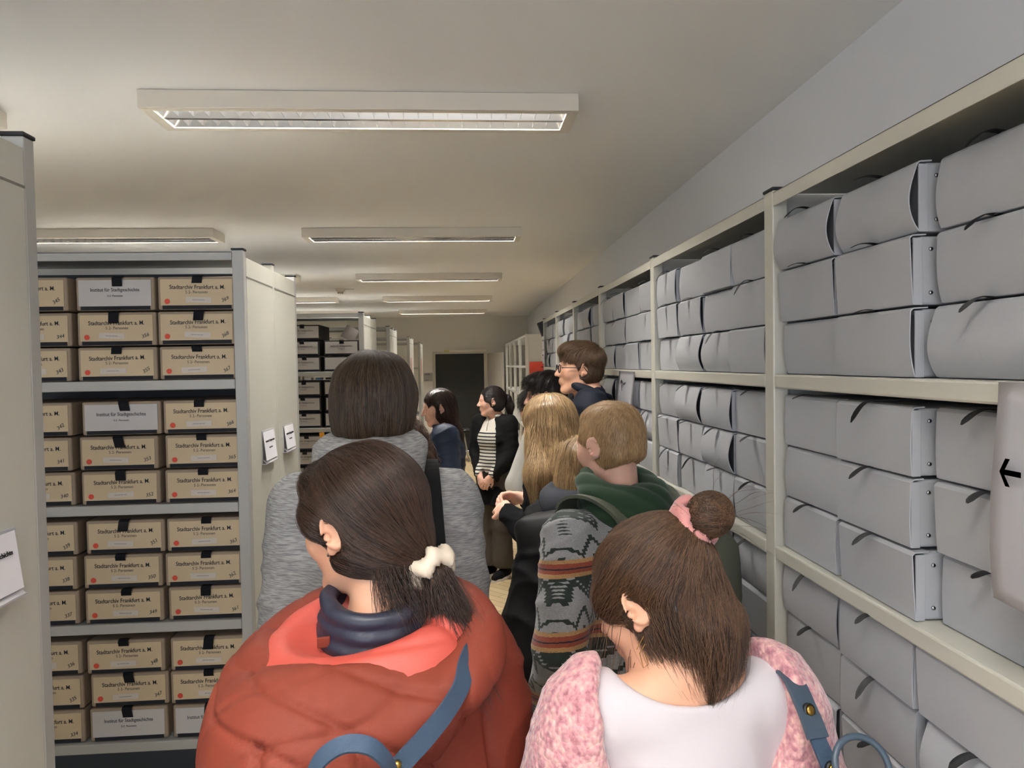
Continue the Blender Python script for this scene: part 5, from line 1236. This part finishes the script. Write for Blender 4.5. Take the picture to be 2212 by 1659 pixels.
# ================================================================== people farther back
def person_far(xy,rz,h,label,head,hm,hair,top,bottom,shoe,skin=None,fem=True,hood=None,arms=None,w=.98,hands=False,hp=None,legs=((0,0),(0,0)),flare=.015,topt=.024,hem=.84,seed=1,hoff=(0,.03),smile=0,under=None):
    s=Person('p',xy,rz,h,label,head=head,fem=fem,skin=skin or M_skin2,arms=arms,w=w,hoff=hoff,detail=.0042); s.browmat=hm
    s.body(hands=hands,hand_pose=hp,legs=legs)
    cr=V3(s.H((0,-.0,.125))); R=s.F[0]
    if hair=='long':
        def ex(g,E):
            E((0,-.03,-.03),(.082,.09,.09),.03)
            g.cap(s.H((0,-.06,-.05)),s.H((0,-.085,-.2)),.066,.07,.03,sq=(1.1,.6,1)); g.cap(s.H((0,-.085,-.2)),s.H((.01,-.09,-.33)),.07,.035,.03,sq=(1.1,.6,1))
        hull=s.scalp(.011,ex,napez=None,earcut=True,lo=(-.2,-.24,-.45),hi=(.2,.16,.17),face=(.082,.052,.085),disp=lambda P,N:.0016*wav(P,80,60,10,0,2.4,10))
        def dn(p,u,n):
            q=p-cr; q.z=0; return q*5*max(0,(p.z-s.hc[2])/.12)-V3(R[:,1])*.35+Vector((0,0,-1.0))
        sets=[strands(hull,1500,dn,20,.02,.0014,.004,seed=seed,jit=.12)]
    elif hair=='pony':
        T=s.H((0,-.108,.03)); tl=[T,s.H((0,-.135,.02)),s.H((0,-.15,-.05)),s.H((0,-.14,-.15))]
        def ex(g,E):
            for a,b,ra,rb in zip(tl,tl[1:],(.018,.026,.032),(.026,.032,.014)): g.cap(a,b,ra,rb,.012)
            for sx in (-1,1): E((sx*.064,.03,.02),(.018,.035,.03),.02)
        hull=s.scalp(.008,ex,napez=-.3,lo=(-.2,-.26,-.32),hi=(.2,.16,.17),face=(.078,.052,.085),disp=lambda P,N:.001*wav(P,90,60,20,0,2,14))
        sets=[strands(hull,1500,toward(T),12,.017,.0011,.003,seed=seed,jit=.1,region=lambda P,N:np.linalg.norm(P-tl[2],axis=1)>.09),strands(hull,400,lambda p,u,n:(0,-.1,-1),8,.016,.0013,.003,seed=seed+1,jit=.3,region=lambda P,N:np.linalg.norm(P-tl[2],axis=1)<.09)]
    elif hair=='short':
        def ex(g,E): E((0,.045,.088),(.066,.060,.038),.03); E((0,.082,.078),(.052,.026,.022),.02); E((0,-.03,.05),(.080,.088,.07),.03)
        hull=s.scalp(.014,ex,napez=-.085,face=(.09,.048,.07),disp=lambda P,N:.003*wav(P,90,70,50,0,2,16))
        sets=[strands(hull,4200,lambda p,u,n:tuple(V3(R[:,1])*.35+n*.3+Vector((0,0,-.7))),4,.010,.0007,.003,seed=seed,jit=.6,proj=False,taper=.2,region=lambda P,N:P[:,2]>s.hc[2]-.02)]
    elif hair=='curly':
        def ex(g,E): E((0,-.03,-.03),(.155,.125,.135),.04); E((0,-.04,-.12),(.15,.11,.10),.04); E((0,-.02,.06),(.11,.115,.09),.04)
        hull=s.scalp(.02,ex,napez=-.19,earcut=False,lo=(-.24,-.24,-.3),hi=(.24,.2,.2),face=(.07,.07,.12),disp=lambda P,N:.007*wav(P,60,50,45,0,2,22))
        def cl(p,u,n):
            return Vector((math.sin(u*20+p.x*60),math.cos(u*20+p.y*50),-1.1))
        sets=[strands(hull,2600,cl,16,.009,.0012,.008,seed=seed,jit=.7,proj=False,taper=.3)]
    hair_object('hair',hull,hm,sets,s.root)
    return s
def crowd():
    s=person_far((-.25,2.35),0,1.575,'person with big curly brown hair, mostly hidden beyond the grey hoodie',(0,0,0),H_curl,'curly',None,None,None,seed=51)
    s.top('jumper',M_black,t=.022,hem=.84,res=.011,amp=.005); s.trousers(M_jeansd); s.shoes(M_black)
    s=person_far((.47,3.78),84,1.700,'man with tousled dark hair, half hidden behind the blond person',(2,6,0),H_black,'short',None,None,None,fem=False,seed=52)
    s.top('jumper',M_black,t=.022,hem=.82,res=.011,amp=.005); s.trousers(M_jeansd); s.shoes(M_black)
    # ponytail, striped half-zip
    s=person_far((.245,5.8),142,1.570,'person with a dark ponytail, black jacket over a striped half zip jumper',(-48,2,0),H_black,'pony',None,None,None,seed=53,hands=True,w=1.04,
        arms={'L':((-.03,.02,-.27),(.13,.13,-.19)),'R':((.03,.02,-.27),(-.13,.13,-.19))},hp={'L':dict(d=(.5,.4,-.8),n=(-.3,.9,.2),curl=.5),'R':dict(d=(-.5,.4,-.8),n=(.3,.9,.2),curl=.5)})
    s.top('striped_jumper',M_breton,t=.014,hem=.83,res=.008,amp=.003,neck=.066)
    hood_roll(s,M_creamk,'collar',(0,.0,s.z['neck']+.0),.062,.016,tilt=(0,-10,0),amp=0,cutneck=((0,.03,.02),(.045,.05,.05)))
    MB().tube([(0,.115*s.k+.01,s.z['sh']-.11),(0,.10,s.z['sh']-.03),(0,.075,s.z['neck']+.0)],.0022,6).obj('zip',M_chrome,s.root,True)
    def op(g): g.ell((-.0,.18,s.z['chest']-.05),(.095,.15,.55),.01,'s')
    s.top('jacket',M_black,t=.022,hem=.66,res=.010,amp=.006,neck=.075,post=op,torso=1.05)
    s.trousers(M_brownt,flare=.03); s.shoes(M_black)
    # long dark hair, navy jacket
    s=person_far((-.135,4.7),92,1.592,'person with long straight dark hair in a navy blue jacket, looking left',(10,8,0),H_dark,'long',None,None,None,seed=54)
    s.top('jacket',M_navyb,t=.036,hem=.80,res=.010,amp=.008,neck=.08)
    hood_roll(s,M_navyb,'collar',(0,-.01,s.z['neck']-.01),.088,.022,tilt=(0,-14,0),amp=.003,cutneck=((0,.02,.02),(.066,.07,.06)))
    s.trousers(M_jeansd); s.shoes(M_black)
    # white puffer, pale jeans
    s=person_far((.54,4.30),25,1.590,'person in a white quilted jacket and wide pale jeans, behind the blond person',(10,4,0),H_black,'short',None,None,None,seed=55,hoff=(-.10,.03),
        w=.88,arms={'L':((-.135,.0,-.28),(.10,.18,.02)),'R':((.0,.06,-.25),(-.10,.16,.0))},legs=((-.20,.0),(-.15,.0)))
    s.top('jacket',M_whitep,t=.034,hem=.92,res=.009,neck=.08,amp=0,extra=None).name='jacket'
    s.trousers(M_jeansl,flare=.055,hem=.06,t=.02); s.shoes(M_beige)
person_rust(); person_pink(); person_grey(); person_zig(); person_glasses(); person_blond(); person_pack(); crowd()
